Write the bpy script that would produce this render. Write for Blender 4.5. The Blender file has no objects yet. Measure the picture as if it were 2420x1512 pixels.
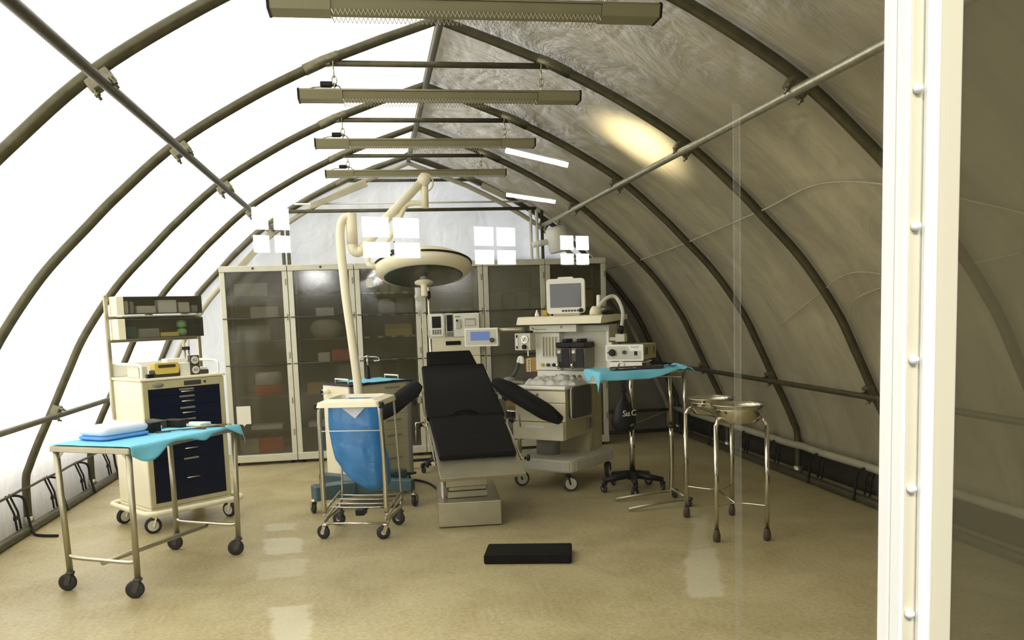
import bpy, bmesh, math, random
from mathutils import Vector, Matrix, noise
random.seed(7)
S = bpy.context.scene
COL = S.collection
PI = math.pi
def R(d): return math.radians(d)

# ------------------------------------------------------------------ materials
def lin(c):
    c /= 255.0
    return c / 12.92 if c <= 0.04045 else ((c + 0.055) / 1.055) ** 2.4
def rgb(r, g, b): return (lin(r), lin(g), lin(b), 1)
def mat(name, col, rough=0.5, metal=0.0, spec=0.5, var=0.0, vscale=8.0, bump=0.0, bscale=60.0, emit=None, estr=0.0, coat=0.0):
    m = bpy.data.materials.new(name); m.use_nodes = True
    nt = m.node_tree; b = nt.nodes['Principled BSDF']
    b.inputs['Base Color'].default_value = col
    b.inputs['Roughness'].default_value = rough
    b.inputs['Metallic'].default_value = metal
    b.inputs['Specular IOR Level'].default_value = spec
    b.inputs['Coat Weight'].default_value = coat
    tc = nt.nodes.new('ShaderNodeTexCoord')
    if var:
        n = nt.nodes.new('ShaderNodeTexNoise'); n.inputs['Scale'].default_value = vscale; n.inputs['Detail'].default_value = 5
        nt.links.new(tc.outputs['Object'], n.inputs['Vector'])
        mr = nt.nodes.new('ShaderNodeMapRange'); mr.inputs['To Min'].default_value = 1 - var; mr.inputs['To Max'].default_value = 1 + var
        mr.inputs['From Min'].default_value = 0.3; mr.inputs['From Max'].default_value = 0.7
        nt.links.new(n.outputs['Fac'], mr.inputs['Value'])
        mx = nt.nodes.new('ShaderNodeVectorMath'); mx.operation = 'SCALE'
        mx.inputs[0].default_value = col[:3]
        nt.links.new(mr.outputs['Result'], mx.inputs['Scale'])
        nt.links.new(mx.outputs['Vector'], b.inputs['Base Color'])
    if bump:
        n2 = nt.nodes.new('ShaderNodeTexNoise'); n2.inputs['Scale'].default_value = bscale; n2.inputs['Detail'].default_value = 4
        nt.links.new(tc.outputs['Object'], n2.inputs['Vector'])
        bp = nt.nodes.new('ShaderNodeBump'); bp.inputs['Strength'].default_value = bump; bp.inputs['Distance'].default_value = 0.01
        nt.links.new(n2.outputs['Fac'], bp.inputs['Height']); nt.links.new(bp.outputs['Normal'], b.inputs['Normal'])
    if emit:
        b.inputs['Emission Color'].default_value = emit; b.inputs['Emission Strength'].default_value = estr
    return m

def skin_mat(name, col, tcol, trans, gloss=0.06, rough=0.35, clear=0.0, cr=1.0, bumpd=0.065):
    """woven translucent sheeting: diffuse + translucent + a little gloss, creased by noise"""
    m = bpy.data.materials.new(name); m.use_nodes = True
    nt = m.node_tree; N = nt.nodes; L = nt.links
    for n in list(N): N.remove(n)
    out = N.new('ShaderNodeOutputMaterial')
    tc = N.new('ShaderNodeTexCoord')
    mp = N.new('ShaderNodeMapping'); mp.inputs['Scale'].default_value = (0.55, 0.9, 0.55); mp.inputs['Rotation'].default_value = (0.5, 0.3, 0.7)
    L.new(tc.outputs['Object'], mp.inputs['Vector'])
    n1 = N.new('ShaderNodeTexNoise'); n1.inputs['Scale'].default_value = 1.6; n1.inputs['Detail'].default_value = 8; n1.inputs['Roughness'].default_value = 0.62; n1.inputs['Distortion'].default_value = 0.8
    L.new(mp.outputs['Vector'], n1.inputs['Vector'])
    mp2 = N.new('ShaderNodeMapping'); mp2.inputs['Scale'].default_value = (2.2, 0.7, 1.0); mp2.inputs['Rotation'].default_value = (0.9, 0.2, -0.5)
    L.new(tc.outputs['Object'], mp2.inputs['Vector'])
    n2 = N.new('ShaderNodeTexNoise'); n2.inputs['Scale'].default_value = 2.4; n2.inputs['Detail'].default_value = 7; n2.inputs['Roughness'].default_value = 0.6; n2.inputs['Distortion'].default_value = 1.6
    try: n2.noise_type = 'RIDGED_MULTIFRACTAL'
    except Exception: pass
    L.new(mp2.outputs['Vector'], n2.inputs['Vector'])
    mp3 = N.new('ShaderNodeMapping'); mp3.inputs['Scale'].default_value = (0.35, 4.2, 0.30); mp3.inputs['Rotation'].default_value = (0.28, 0.0, 0.0)
    L.new(tc.outputs['Object'], mp3.inputs['Vector'])
    n3 = N.new('ShaderNodeTexNoise'); n3.inputs['Scale'].default_value = 1.5; n3.inputs['Detail'].default_value = 6; n3.inputs['Roughness'].default_value = 0.6; n3.inputs['Distortion'].default_value = 0.5
    L.new(mp3.outputs['Vector'], n3.inputs['Vector'])
    ad0 = N.new('ShaderNodeMath'); ad0.operation = 'MULTIPLY_ADD'; ad0.inputs[1].default_value = 0.4
    ad = N.new('ShaderNodeMath'); ad.operation = 'MULTIPLY_ADD'; ad.inputs[1].default_value = 0.14
    L.new(n3.outputs['Fac'], ad0.inputs[0]); L.new(n1.outputs['Fac'], ad0.inputs[2]); L.new(n2.outputs['Fac'], ad.inputs[0]); L.new(ad0.outputs['Value'], ad.inputs[2])
    bp = N.new('ShaderNodeBump'); bp.inputs['Strength'].default_value = 1.0 * cr; bp.inputs['Distance'].default_value = bumpd
    L.new(ad.outputs['Value'], bp.inputs['Height'])
    mr = N.new('ShaderNodeMapRange'); mr.inputs['From Min'].default_value = 0.3; mr.inputs['From Max'].default_value = 0.72
    mr.inputs['To Min'].default_value = 0.66; mr.inputs['To Max'].default_value = 1.42
    L.new(n1.outputs['Fac'], mr.inputs['Value'])
    mr3 = N.new('ShaderNodeMapRange'); mr3.inputs['From Min'].default_value = 0.32; mr3.inputs['From Max'].default_value = 0.7
    mr3.inputs['To Min'].default_value = 0.82; mr3.inputs['To Max'].default_value = 1.25
    L.new(n3.outputs['Fac'], mr3.inputs['Value'])
    mu = N.new('ShaderNodeMath'); mu.operation = 'MULTIPLY'; L.new(mr.outputs['Result'], mu.inputs[0]); L.new(mr3.outputs['Result'], mu.inputs[1])
    sc = N.new('ShaderNodeVectorMath'); sc.operation = 'SCALE'; sc.inputs[0].default_value = col[:3]
    L.new(mu.outputs['Value'], sc.inputs['Scale'])
    d = N.new('ShaderNodeBsdfDiffuse'); L.new(sc.outputs['Vector'], d.inputs['Color']); L.new(bp.outputs['Normal'], d.inputs['Normal'])
    mr2 = N.new('ShaderNodeMapRange'); mr2.inputs['From Min'].default_value = 0.3; mr2.inputs['From Max'].default_value = 0.72
    mr2.inputs['To Min'].default_value = 0.94; mr2.inputs['To Max'].default_value = 1.06
    L.new(n1.outputs['Fac'], mr2.inputs['Value'])
    sc2 = N.new('ShaderNodeVectorMath'); sc2.operation = 'SCALE'; sc2.inputs[0].default_value = tcol[:3]
    L.new(mr2.outputs['Result'], sc2.inputs['Scale'])
    t = N.new('ShaderNodeBsdfTranslucent'); L.new(sc2.outputs['Vector'], t.inputs['Color']); L.new(bp.outputs['Normal'], t.inputs['Normal'])
    mx = N.new('ShaderNodeMixShader'); mx.inputs['Fac'].default_value = trans
    L.new(d.outputs[0], mx.inputs[1]); L.new(t.outputs[0], mx.inputs[2])
    g = N.new('ShaderNodeBsdfGlossy'); g.inputs['Roughness'].default_value = rough; L.new(bp.outputs['Normal'], g.inputs['Normal'])
    m2 = N.new('ShaderNodeMixShader'); m2.inputs['Fac'].default_value = gloss
    L.new(mx.outputs[0], m2.inputs[1]); L.new(g.outputs[0], m2.inputs[2])
    last = m2
    if clear:
        tr = N.new('ShaderNodeBsdfTransparent'); m3 = N.new('ShaderNodeMixShader'); m3.inputs['Fac'].default_value = clear
        L.new(m2.outputs[0], m3.inputs[1]); L.new(tr.outputs[0], m3.inputs[2]); last = m3
    L.new(last.outputs[0], out.inputs['Surface'])
    return m

def pane_mat(name, clear, gloss, rough, haze_col, trans=0.5, tint=(1, 1, 1, 1)):
    """clear sheet: transparent, mirror-like gloss, a little haze"""
    m = bpy.data.materials.new(name); m.use_nodes = True
    nt = m.node_tree; N = nt.nodes; L = nt.links
    for n in list(N): N.remove(n)
    out = N.new('ShaderNodeOutputMaterial')
    tr = N.new('ShaderNodeBsdfTransparent'); tr.inputs['Color'].default_value = tint
    g = N.new('ShaderNodeBsdfGlossy'); g.inputs['Roughness'].default_value = rough
    d = N.new('ShaderNodeBsdfDiffuse'); d.inputs['Color'].default_value = haze_col
    t = N.new('ShaderNodeBsdfTranslucent'); t.inputs['Color'].default_value = haze_col
    h = N.new('ShaderNodeMixShader'); h.inputs['Fac'].default_value = trans
    L.new(d.outputs[0], h.inputs[1]); L.new(t.outputs[0], h.inputs[2])
    a = N.new('ShaderNodeMixShader'); a.inputs['Fac'].default_value = clear
    L.new(h.outputs[0], a.inputs[1]); L.new(tr.outputs[0], a.inputs[2])
    b = N.new('ShaderNodeMixShader'); b.inputs['Fac'].default_value = gloss
    L.new(a.outputs[0], b.inputs[1]); L.new(g.outputs[0], b.inputs[2])
    L.new(b.outputs[0], out.inputs['Surface'])
    return m

def floor_mat():
    m = bpy.data.materials.new('screed_floor'); m.use_nodes = True
    nt = m.node_tree; N = nt.nodes; L = nt.links; b = N['Principled BSDF']
    geo = N.new('ShaderNodeNewGeometry'); sep = N.new('ShaderNodeSeparateXYZ'); L.new(geo.outputs['Position'], sep.inputs[0])
    def noise_(scale, det=6, rough=0.6, dist=0.0):
        n = N.new('ShaderNodeTexNoise'); n.inputs['Scale'].default_value = scale; n.inputs['Detail'].default_value = det
        n.inputs['Roughness'].default_value = rough; n.inputs['Distortion'].default_value = dist
        L.new(geo.outputs['Position'], n.inputs['Vector']); return n
    def ramp(src, p0, c0, p1, c1):
        r = N.new('ShaderNodeValToRGB'); r.color_ramp.elements[0].position = p0; r.color_ramp.elements[0].color = c0
        r.color_ramp.elements[1].position = p1; r.color_ramp.elements[1].color = c1; L.new(src, r.inputs['Fac']); return r
    def mixc(fac, a, bb, typ='MIX'):
        x = N.new('ShaderNodeMix'); x.data_type = 'RGBA'; x.blend_type = typ
        if isinstance(fac, float): x.inputs[0].default_value = fac
        else: L.new(fac, x.inputs[0])
        for i, v in ((6, a), (7, bb)):
            if isinstance(v, tuple): x.inputs[i].default_value = v
            else: L.new(v, x.inputs[i])
        return x.outputs[2]
    base = ramp(noise_(1.7, 8, 0.65, 0.4).outputs['Fac'], 0.3, rgb(160, 145, 100), 0.72, rgb(190, 178, 134))
    fine = ramp(noise_(45, 6, 0.8).outputs['Fac'], 0.32, (0.68, 0.68, 0.68, 1), 0.68, (1.22, 1.22, 1.22, 1))
    c = mixc(1.0, base.outputs['Color'], fine.outputs['Color'], 'MULTIPLY')
    # scuffs and wheel marks
    st = ramp(noise_(3.5, 9, 0.72, 1.2).outputs['Fac'], 0.58, (0, 0, 0, 1), 0.74, (1, 1, 1, 1))
    c = mixc(ramp(st.outputs['Color'], 0.0, (0, 0, 0, 1), 1.0, (0.35, 0.35, 0.35, 1)).outputs['Color'], c, rgb(112, 98, 64))
    w = N.new('ShaderNodeTexWave'); w.wave_type = 'BANDS'; w.inputs['Scale'].default_value = 5.5; w.inputs['Distortion'].default_value = 9; w.inputs['Detail'].default_value = 3
    L.new(geo.outputs['Position'], w.inputs['Vector'])
    wm = ramp(w.outputs['Fac'], 0.5, (0, 0, 0, 1), 1.0, (0.1, 0.1, 0.1, 1))
    c = mixc(wm.outputs['Color'], c, rgb(196, 186, 150))
    # pane reflections and patches of light painted into the floor colour, ragged edges: (x0,x1,y0,y1)
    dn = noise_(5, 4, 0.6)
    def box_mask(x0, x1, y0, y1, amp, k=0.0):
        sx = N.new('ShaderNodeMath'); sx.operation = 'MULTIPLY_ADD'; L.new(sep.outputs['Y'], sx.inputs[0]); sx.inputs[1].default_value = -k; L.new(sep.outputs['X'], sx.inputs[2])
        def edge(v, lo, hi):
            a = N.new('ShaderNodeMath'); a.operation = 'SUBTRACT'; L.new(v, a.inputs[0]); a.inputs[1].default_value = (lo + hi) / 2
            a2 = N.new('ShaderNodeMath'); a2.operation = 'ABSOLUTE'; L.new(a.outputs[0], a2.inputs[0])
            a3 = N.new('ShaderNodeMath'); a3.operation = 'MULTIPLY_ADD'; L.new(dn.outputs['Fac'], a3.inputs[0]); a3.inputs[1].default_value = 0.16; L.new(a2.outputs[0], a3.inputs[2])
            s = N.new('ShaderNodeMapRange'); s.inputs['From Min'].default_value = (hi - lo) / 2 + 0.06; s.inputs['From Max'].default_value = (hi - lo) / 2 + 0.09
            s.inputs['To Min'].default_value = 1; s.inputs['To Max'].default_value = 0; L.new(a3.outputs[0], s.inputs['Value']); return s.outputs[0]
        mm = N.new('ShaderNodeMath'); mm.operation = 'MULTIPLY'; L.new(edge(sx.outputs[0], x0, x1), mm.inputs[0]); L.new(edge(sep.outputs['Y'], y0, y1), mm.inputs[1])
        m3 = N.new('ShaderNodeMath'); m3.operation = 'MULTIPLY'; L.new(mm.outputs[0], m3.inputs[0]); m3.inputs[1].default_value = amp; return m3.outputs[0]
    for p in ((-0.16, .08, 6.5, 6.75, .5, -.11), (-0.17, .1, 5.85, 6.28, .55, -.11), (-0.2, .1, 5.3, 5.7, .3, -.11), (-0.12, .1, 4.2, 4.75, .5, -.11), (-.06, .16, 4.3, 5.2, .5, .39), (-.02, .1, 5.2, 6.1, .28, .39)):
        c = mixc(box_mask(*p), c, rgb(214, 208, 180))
    L.new(c, b.inputs['Base Color'])
    rr = ramp(noise_(2.2, 5).outputs['Fac'], 0.3, (0.34, 0.34, 0.34, 1), 0.7, (0.55, 0.55, 0.55, 1))
    L.new(rr.outputs['Color'], b.inputs['Roughness'])
    bp = N.new('ShaderNodeBump'); bp.inputs['Strength'].default_value = 0.18; bp.inputs['Distance'].default_value = 0.01
    L.new(noise_(22, 6, 0.7).outputs['Fac'], bp.inputs['Height']); L.new(bp.outputs['Normal'], b.inputs['Normal'])
    return m

M = {}
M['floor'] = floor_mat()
M['skin'] = skin_mat('tent_sheeting', (.46, .405, .245, 1), (.84, .83, .81, 1), 0.5)
M['skin_end'] = skin_mat('end_wall_sheeting', (.56, .55, .48, 1), (.60, .635, .70, 1), 0.5, cr=0.22)
M['pipe'] = mat('galvanised_tube', rgb(88, 84, 62), 0.42, 0.6, var=0.2, vscale=14, bump=0.15)
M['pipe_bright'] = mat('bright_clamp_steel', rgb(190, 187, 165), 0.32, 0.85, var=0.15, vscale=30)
M['clampsteel'] = mat('clamp_steel', rgb(120, 116, 92), 0.38, 0.8, var=0.2, vscale=30)
M['chrome'] = mat('polished_steel', rgb(205, 200, 182), 0.16, 1.0)
M['brushed'] = mat('brushed_steel', rgb(178, 172, 146), 0.38, 0.85, var=0.1, vscale=6, bump=0.08, bscale=120)
M['cream'] = mat('cream_enamel', rgb(238, 231, 200), 0.4, var=0.04)
M['cream_dull'] = mat('dull_cream_enamel', rgb(186, 178, 136), 0.45, var=0.06)
M['white'] = mat('white_enamel', rgb(247, 245, 232), 0.38, var=0.03)
M['grey'] = mat('pale_grey_plastic', rgb(208, 206, 188), 0.5, var=0.04)
M['midgrey'] = mat('mid_grey_plastic', rgb(132, 130, 116), 0.5, var=0.05)
M['darkgrey'] = mat('dark_grey_plastic', rgb(62, 60, 50), 0.5)
M['black'] = mat('black_plastic', rgb(14, 13, 10), 0.42, bump=0.1, spec=.3)
M['rubber'] = mat('black_rubber', rgb(30, 28, 23), 0.6, bump=0.2)
M['brownrubber'] = mat('brown_rubber', rgb(70, 56, 40), 0.6)
M['vinyl'] = mat('black_vinyl', rgb(12, 11, 6), 0.55, bump=0.25, bscale=14, spec=0.05)
M['fabric_black'] = mat('black_webbing', rgb(18, 17, 13), 0.85)
M['navy'] = mat('navy_enamel', rgb(7, 15, 36), 0.25, spec=.25)
M['teal'] = mat('teal_enamel', rgb(62, 88, 92), 0.45, var=0.08)
M['alu'] = mat('white_aluminium', rgb(206, 204, 182), 0.45, 0.15, var=0.05)
M['alu_shade'] = mat('grey_aluminium', rgb(150, 147, 122), 0.45, 0.3)
M['drape'] = mat('blue_sterile_drape', rgb(118, 202, 226), 0.7, bump=0.35, bscale=22)
M['towel'] = mat('white_towel', rgb(226, 232, 244), 0.9, bump=0.6, bscale=180)
M['towel_blue'] = mat('blue_wrapping', rgb(96, 160, 224), 0.8, bump=0.3)
M['yellow'] = mat('yellow_card', rgb(214, 190, 92), 0.55)
M['amber'] = mat('amber_card', rgb(190, 150, 62), 0.5)
M['paper'] = mat('white_paper', rgb(232, 230, 214), 0.8)
M['red'] = mat('red_plastic', rgb(206, 60, 44), 0.45)
M['green'] = mat('green_plastic', rgb(120, 176, 110), 0.5)
M['darkgreen'] = mat('dark_green_card', rgb(30, 74, 62), 0.6)
M['card'] = mat('pale_carton', rgb(190, 184, 160), 0.7, var=0.1, vscale=20)
M['brass'] = mat('brass', rgb(180, 150, 80), 0.3, 0.9)
M['fixture'] = mat('anodised_lamp_housing', rgb(150, 145, 112), 0.4, 0.4, var=0.04)
M['louvre'] = mat('lamp_louvre_plastic', rgb(236, 232, 206), 0.3, spec=0.7)
M['darkback'] = mat('shelf_unit_liner', rgb(112, 110, 84), 0.6, var=0.12, vscale=2.5)
M['screen_blue'] = mat('blue_lcd', rgb(70, 96, 150), 0.2, emit=rgb(74, 100, 158), estr=0.55)
M['screen_grey'] = mat('dark_monitor_glass', rgb(64, 68, 70), 0.08, spec=0.8)
M['screen_black'] = mat('black_display_glass', rgb(16, 16, 14), 0.12)
M['lampglass'] = mat('dark_lamp_lens', rgb(58, 62, 52), 0.25, var=0.25, vscale=30, bump=0.4, bscale=50)
M['front_sheet'] = pane_mat('smoky_front_sheet', 0.60, 0.045, 0.09, rgb(92, 88, 62), 0.2)
M['front_sheet_pale'] = pane_mat('pale_front_sheet', 0.42, 0.05, 0.1, rgb(136, 134, 112), 0.2)
M['pane'] = pane_mat('clear_window_sheet', 0.998, 0.02, 0.0, rgb(190, 190, 180), 0.5)
M['pane_seam'] = pane_mat('welded_seam', 0.93, 0.05, 0.12, rgb(190, 188, 168), 0.5)
M['pane_milky'] = pane_mat('milky_window_sheet', 0.56, 0.035, 0.03, rgb(104, 99, 76), 0.4)
M['clear_plastic'] = pane_mat('clear_plastic_film', 0.5, 0.14, 0.2, rgb(222, 222, 205), 0.5)
M['clear_bin'] = pane_mat('clear_bin_front', 0.86, 0.06, 0.05, rgb(110, 106, 84), 0.4)
M['bag_blue'] = skin_mat('blue_refuse_film', rgb(52, 150, 222), rgb(60, 160, 228), 0.45, 0.1, 0.25, 0.16, 1.0, 0.05)
M['frame_white'] = mat('window_profile_white', rgb(246, 247, 244), 0.42)
M['frame_beige'] = mat('window_profile_beige', rgb(206, 200, 176), 0.45)
M['skirt'] = mat('dark_ground_skirt', rgb(52, 49, 32), 0.7, var=0.2, vscale=4)
M['hem'] = mat('hem_sleeve', rgb(170, 164, 138), 0.6, var=0.12, vscale=6)
M['hall_floor'] = mat('hall_floor_paint', rgb(40, 38, 31), 0.7, var=.1, vscale=2)
M['hall'] = mat('added_sun_block_dark', rgb(64, 62, 54), 0.8)
def emis(name, col, s):
    m = bpy.data.materials.new(name); m.use_nodes = True; nt = m.node_tree
    for n in list(nt.nodes): nt.nodes.remove(n)
    o = nt.nodes.new('ShaderNodeOutputMaterial'); e = nt.nodes.new('ShaderNodeEmission'); e.inputs['Color'].default_value = col; e.inputs['Strength'].default_value = s
    nt.links.new(e.outputs[0], o.inputs['Surface']); return m
M['daylight'] = emis('daylit_glass', (1, 0.99, 0.96, 1), 90.0)
M['tube_lit'] = emis('lit_fluorescent', (1, 0.97, 0.85, 1), 90.0)

# ------------------------------------------------------------------ mesh builder
class MB:
    def __init__(s): s.bm = bmesh.new(); s.mats = []; s.cur = 0
    def use(s, m):
        if m not in s.mats: s.mats.append(m)
        s.cur = s.mats.index(m); return s
    def _tag(s, faces, smooth=False):
        for f in faces: f.material_index = s.cur; f.smooth = smooth
    def box(s, c, d, rot=None, bev=0.0, seg=2):
        r = bmesh.ops.create_cube(s.bm, size=1)
        mtx = Matrix.Translation(Vector(c)) @ (rot.to_4x4() if rot else Matrix.Identity(4)) @ Matrix.Diagonal((d[0], d[1], d[2], 1))
        bmesh.ops.transform(s.bm, matrix=mtx, verts=r['verts'])
        fs = list({f for v in r['verts'] for f in v.link_faces})
        if bev:
            es = list({e for f in fs for e in f.edges})
            q = bmesh.ops.bevel(s.bm, geom=es, offset=bev, segments=seg, affect='EDGES', profile=0.5)
            fs = list({f for v in q['verts'] for f in v.link_faces} | {f for f in fs if f.is_valid})
        s._tag(fs); return s
    def bx(s, x0, x1, y0, y1, z0, z1, bev=0.0):
        return s.box(((x0 + x1) / 2, (y0 + y1) / 2, (z0 + z1) / 2), (abs(x1 - x0), abs(y1 - y0), abs(z1 - z0)), bev=bev)
    def beam(s, a, b, w, h, bev=0.0):
        a = Vector(a); b = Vector(b); d = b - a; x = d.normalized()
        up = Vector((0, 0, 1)) if abs(x.z) < 0.95 else Vector((0, 1, 0))
        y = up.cross(x).normalized(); z = x.cross(y)
        rot = Matrix((x, y, z)).transposed()
        return s.box((a + b) / 2, (d.length, w, h), rot, bev)
    def tube(s, pts, r, seg=10, closed=False, cap=True):
        P = [Vector(p) for p in pts]; n = len(P); rings = []; prev = None
        rr = r if isinstance(r, (list, tuple)) else [r] * n
        for i in range(n):
            if closed: t = P[(i + 1) % n] - P[i - 1]
            else: t = P[min(i + 1, n - 1)] - P[max(i - 1, 0)]
            t.normalize()
            if prev is None:
                u = t.cross(Vector((0, 0, 1)));
                if u.length < 1e-3: u = t.cross(Vector((0, 1, 0)))
            else: u = prev - t * prev.dot(t)
            u.normalize(); prev = u; v = t.cross(u)
            rings.append([s.bm.verts.new(P[i] + (u * math.cos(2 * PI * k / seg) + v * math.sin(2 * PI * k / seg)) * rr[i]) for k in range(seg)])
        fs = []
        for i in range(n if closed else n - 1):
            A = rings[i]; B = rings[(i + 1) % n]
            for k in range(seg): fs.append(s.bm.faces.new((A[k], A[(k + 1) % seg], B[(k + 1) % seg], B[k])))
        s._tag(fs, True)
        if cap and not closed: s._tag([s.bm.faces.new(rings[0][::-1]), s.bm.faces.new(rings[-1])])
        return s
    def cyl(s, a, b, r0, r1=None, seg=20): return s.tube([a, b], [r0, r0 if r1 is None else r1], seg)
    def lathe(s, prof, o=(0, 0, 0), rot=None, seg=32, sx=1.0, sy=1.0):
        o = Vector(o); rings = []
        for r, z in prof:
            ring = []
            for k in range(seg):
                p = Vector((r * sx * math.cos(2 * PI * k / seg), r * sy * math.sin(2 * PI * k / seg), z))
                if rot: p = rot @ p
                ring.append(s.bm.verts.new(o + p))
            rings.append(ring)
        fs = []
        for i in range(len(rings) - 1):
            A, B = rings[i], rings[i + 1]
            for k in range(seg): fs.append(s.bm.faces.new((A[k], A[(k + 1) % seg], B[(k + 1) % seg], B[k])))
        s._tag(fs, True)
        if prof[0][0] > 1e-4: s._tag([s.bm.faces.new(rings[0][::-1])])
        if prof[-1][0] > 1e-4: s._tag([s.bm.faces.new(rings[-1])])
        return s
    def prism(s, poly, mtx, th, smooth=False):
        """poly in local xy, extruded th along local z"""
        A = [s.bm.verts.new(mtx @ Vector((x, y, 0))) for x, y in poly]
        B = [s.bm.verts.new(mtx @ Vector((x, y, th))) for x, y in poly]
        n = len(poly); fs = [s.bm.faces.new((A[i], A[(i + 1) % n], B[(i + 1) % n], B[i])) for i in range(n)]
        s._tag(fs, smooth); s._tag([s.bm.faces.new(A[::-1]), s.bm.faces.new(B)]); return s
    def grid(s, fn, nu, nv, smooth=True, closed_u=False):
        V = [[s.bm.verts.new(Vector(fn(i / nu, j / nv))) for j in range(nv + 1)] for i in range(nu if closed_u else nu + 1)]
        fs = []
        for i in range(nu):
            for j in range(nv):
                i2 = (i + 1) % len(V)
                fs.append(s.bm.faces.new((V[i][j], V[i2][j], V[i2][j + 1], V[i][j + 1])))
        s._tag(fs, smooth); return s
    def build(s, name, m=None, parent=None, solid=0.0, recalc=True):
        if recalc: bmesh.ops.recalc_face_normals(s.bm, faces=s.bm.faces[:])
        me = bpy.data.meshes.new(name); s.bm.to_mesh(me); s.bm.free()
        for x in (s.mats if s.mats else [m]): me.materials.append(M[x] if isinstance(x, str) else x)
        o = bpy.data.objects.new(name, me); COL.objects.link(o)
        if parent: o.parent = parent
        if solid:
            md = o.modifiers.new('thickness', 'SOLIDIFY'); md.thickness = solid; md.offset = 0
        return o
def rrect(w, h, r, n=5, cx=0, cy=0):
    P = []
    for sx, sy, a0 in ((1, 1, 0), (-1, 1, 90), (-1, -1, 180), (1, -1, 270)):
        for k in range(n + 1):
            a = R(a0 + 90 * k / n); P.append((cx + sx * (w / 2 - r) + r * math.cos(a), cy + sy * (h / 2 - r) + r * math.sin(a)))
    return P
FRONT = Matrix(((1, 0, 0), (0, 0, -1), (0, 1, 0))).to_4x4()   # local xy -> x,z plane, extrude towards -y
def front(x, y, z): return Matrix.Translation((x, y, z)) @ FRONT
def arc(c, r, a0, a1, n, plane='xz'):
    out = []
    for k in range(n + 1):
        a = R(a0 + (a1 - a0) * k / n); p = [c[0], c[1], c[2]]
        i, j = {'xz': (0, 2), 'xy': (0, 1), 'yz': (1, 2)}[plane]
        p[i] += r * math.cos(a); p[j] += r * math.sin(a); out.append(tuple(p))
    return out
def spline(P, n=8):
    P = [Vector(p) for p in P]; out = []
    for i in range(len(P) - 1):
        p0 = P[max(i - 1, 0)]; p1 = P[i]; p2 = P[i + 1]; p3 = P[min(i + 2, len(P) - 1)]
        for k in range(n):
            t = k / n
            out.append(0.5 * ((2 * p1) + (p2 - p0) * t + (2 * p0 - 5 * p1 + 4 * p2 - p3) * t * t + (3 * p1 - p0 - 3 * p2 + p3) * t ** 3))
    out.append(P[-1]); return out

def tag(o, label=None, cat=None, group=None, kind=None):
    if label: o['label'] = label
    if cat: o['category'] = cat
    if group: o['group'] = group
    if kind: o['kind'] = kind
    return o
def thing(name, label, cat, loc=(0, 0, 0), rz=0.0, group=None):
    o = bpy.data.objects.new(name, None); COL.objects.link(o)
    o.location = loc; o.rotation_euler = (0, 0, R(rz)); o.empty_display_size = 0.05
    return tag(o, label, cat, group)
def solo(o, label, cat, group=None, loc=None, rz=None):
    if loc is not None: o.location = loc
    if rz is not None: o.rotation_euler = (0, 0, R(rz))
    return tag(o, label, cat, group)
def dup(root, label, loc=None, rz=None):
    c = root.copy(); COL.objects.link(c); c['label'] = label
    if loc is not None: c.location = loc
    if rz is not None: c.rotation_euler = (0, 0, R(rz))
    def rec(a, b):
        for ch in list(a.children):
            d = ch.copy(); COL.objects.link(d); d.parent = b; rec(ch, d)
    rec(root, c); return c
def text(body, size, mtx, m, name, parent, ext=0.0006):
    cu = bpy.data.curves.new('t', 'FONT'); cu.body = body; cu.size = size; cu.extrude = ext; cu.align_x = 'CENTER'; cu.align_y = 'CENTER'
    o = bpy.data.objects.new('t', cu); COL.objects.link(o)
    dg = bpy.context.evaluated_depsgraph_get(); dg.update()
    me = bpy.data.meshes.new_from_object(o.evaluated_get(dg)); bpy.data.objects.remove(o); bpy.data.curves.remove(cu)
    me.transform(mtx); me.materials.clear(); me.materials.append(M[m])
    p = bpy.data.objects.new(name, me); COL.objects.link(p); p.parent = parent; return p
def wheel(mb, c, r, w, ax=(1, 0, 0)):
    a = Vector(ax).normalized(); c = Vector(c); rot = Vector((0, 0, 1)).rotation_difference(a).to_matrix()
    mb.lathe([(r * .35, -w * .5), (r * .86, -w * .5), (r, -w * .3), (r, w * .3), (r * .86, w * .5), (r * .35, w * .5)], c, rot, 24)
def caster(parent, x, y, top, r=0.05, w=0.026, ang=0.0, m='rubber', hub='chrome', fork='chrome', trail=0.02, hr=.34):
    """swivel caster as a part: fork mesh with the wheel (and hub) below it; (x,y) is the stem"""
    ca, sa = math.cos(R(ang)), math.sin(R(ang)); ax = (ca, sa, 0); fx, fy = -sa * trail, ca * trail
    b = MB(); b.cyl((x, y, r * 1.9), (x, y, top), 0.012, seg=10)
    b.lathe([(0.02, 0), (0.026, 0.006), (0.026, 0.016), (0.012, 0.022)], (x, y, r * 1.9), None, 14)
    for s in (-1, 1):
        ox, oy = ca * s * (w / 2 + 0.004), sa * s * (w / 2 + 0.004)
        b.beam((x + fx + ox, y + fy + oy, r * .9), (x + ox * 1.05, y + oy * 1.05, r * 1.95), 0.004, r * .55)
    f = b.build('caster', fork, parent)
    b = MB(); b.use(m); wheel(b, (x + fx, y + fy, r), r, w, ax)
    b.use(hub); b.cyl((x + fx - ca * w * .56, y + fy - sa * w * .56, r), (x + fx + ca * w * .56, y + fy + sa * w * .56, r), r * hr, seg=18)
    b.build('wheel', None, f)
    return f
def knob(mb, p, d, r=0.02, l=0.025):
    p = Vector(p); d = Vector(d).normalized(); rot = Vector((0, 0, 1)).rotation_difference(d).to_matrix()
    mb.lathe([(r * .5, 0), (r * .5, l * .3), (r, l * .4), (r, l * .85), (r * .8, l)], p, rot, 14)

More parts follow.
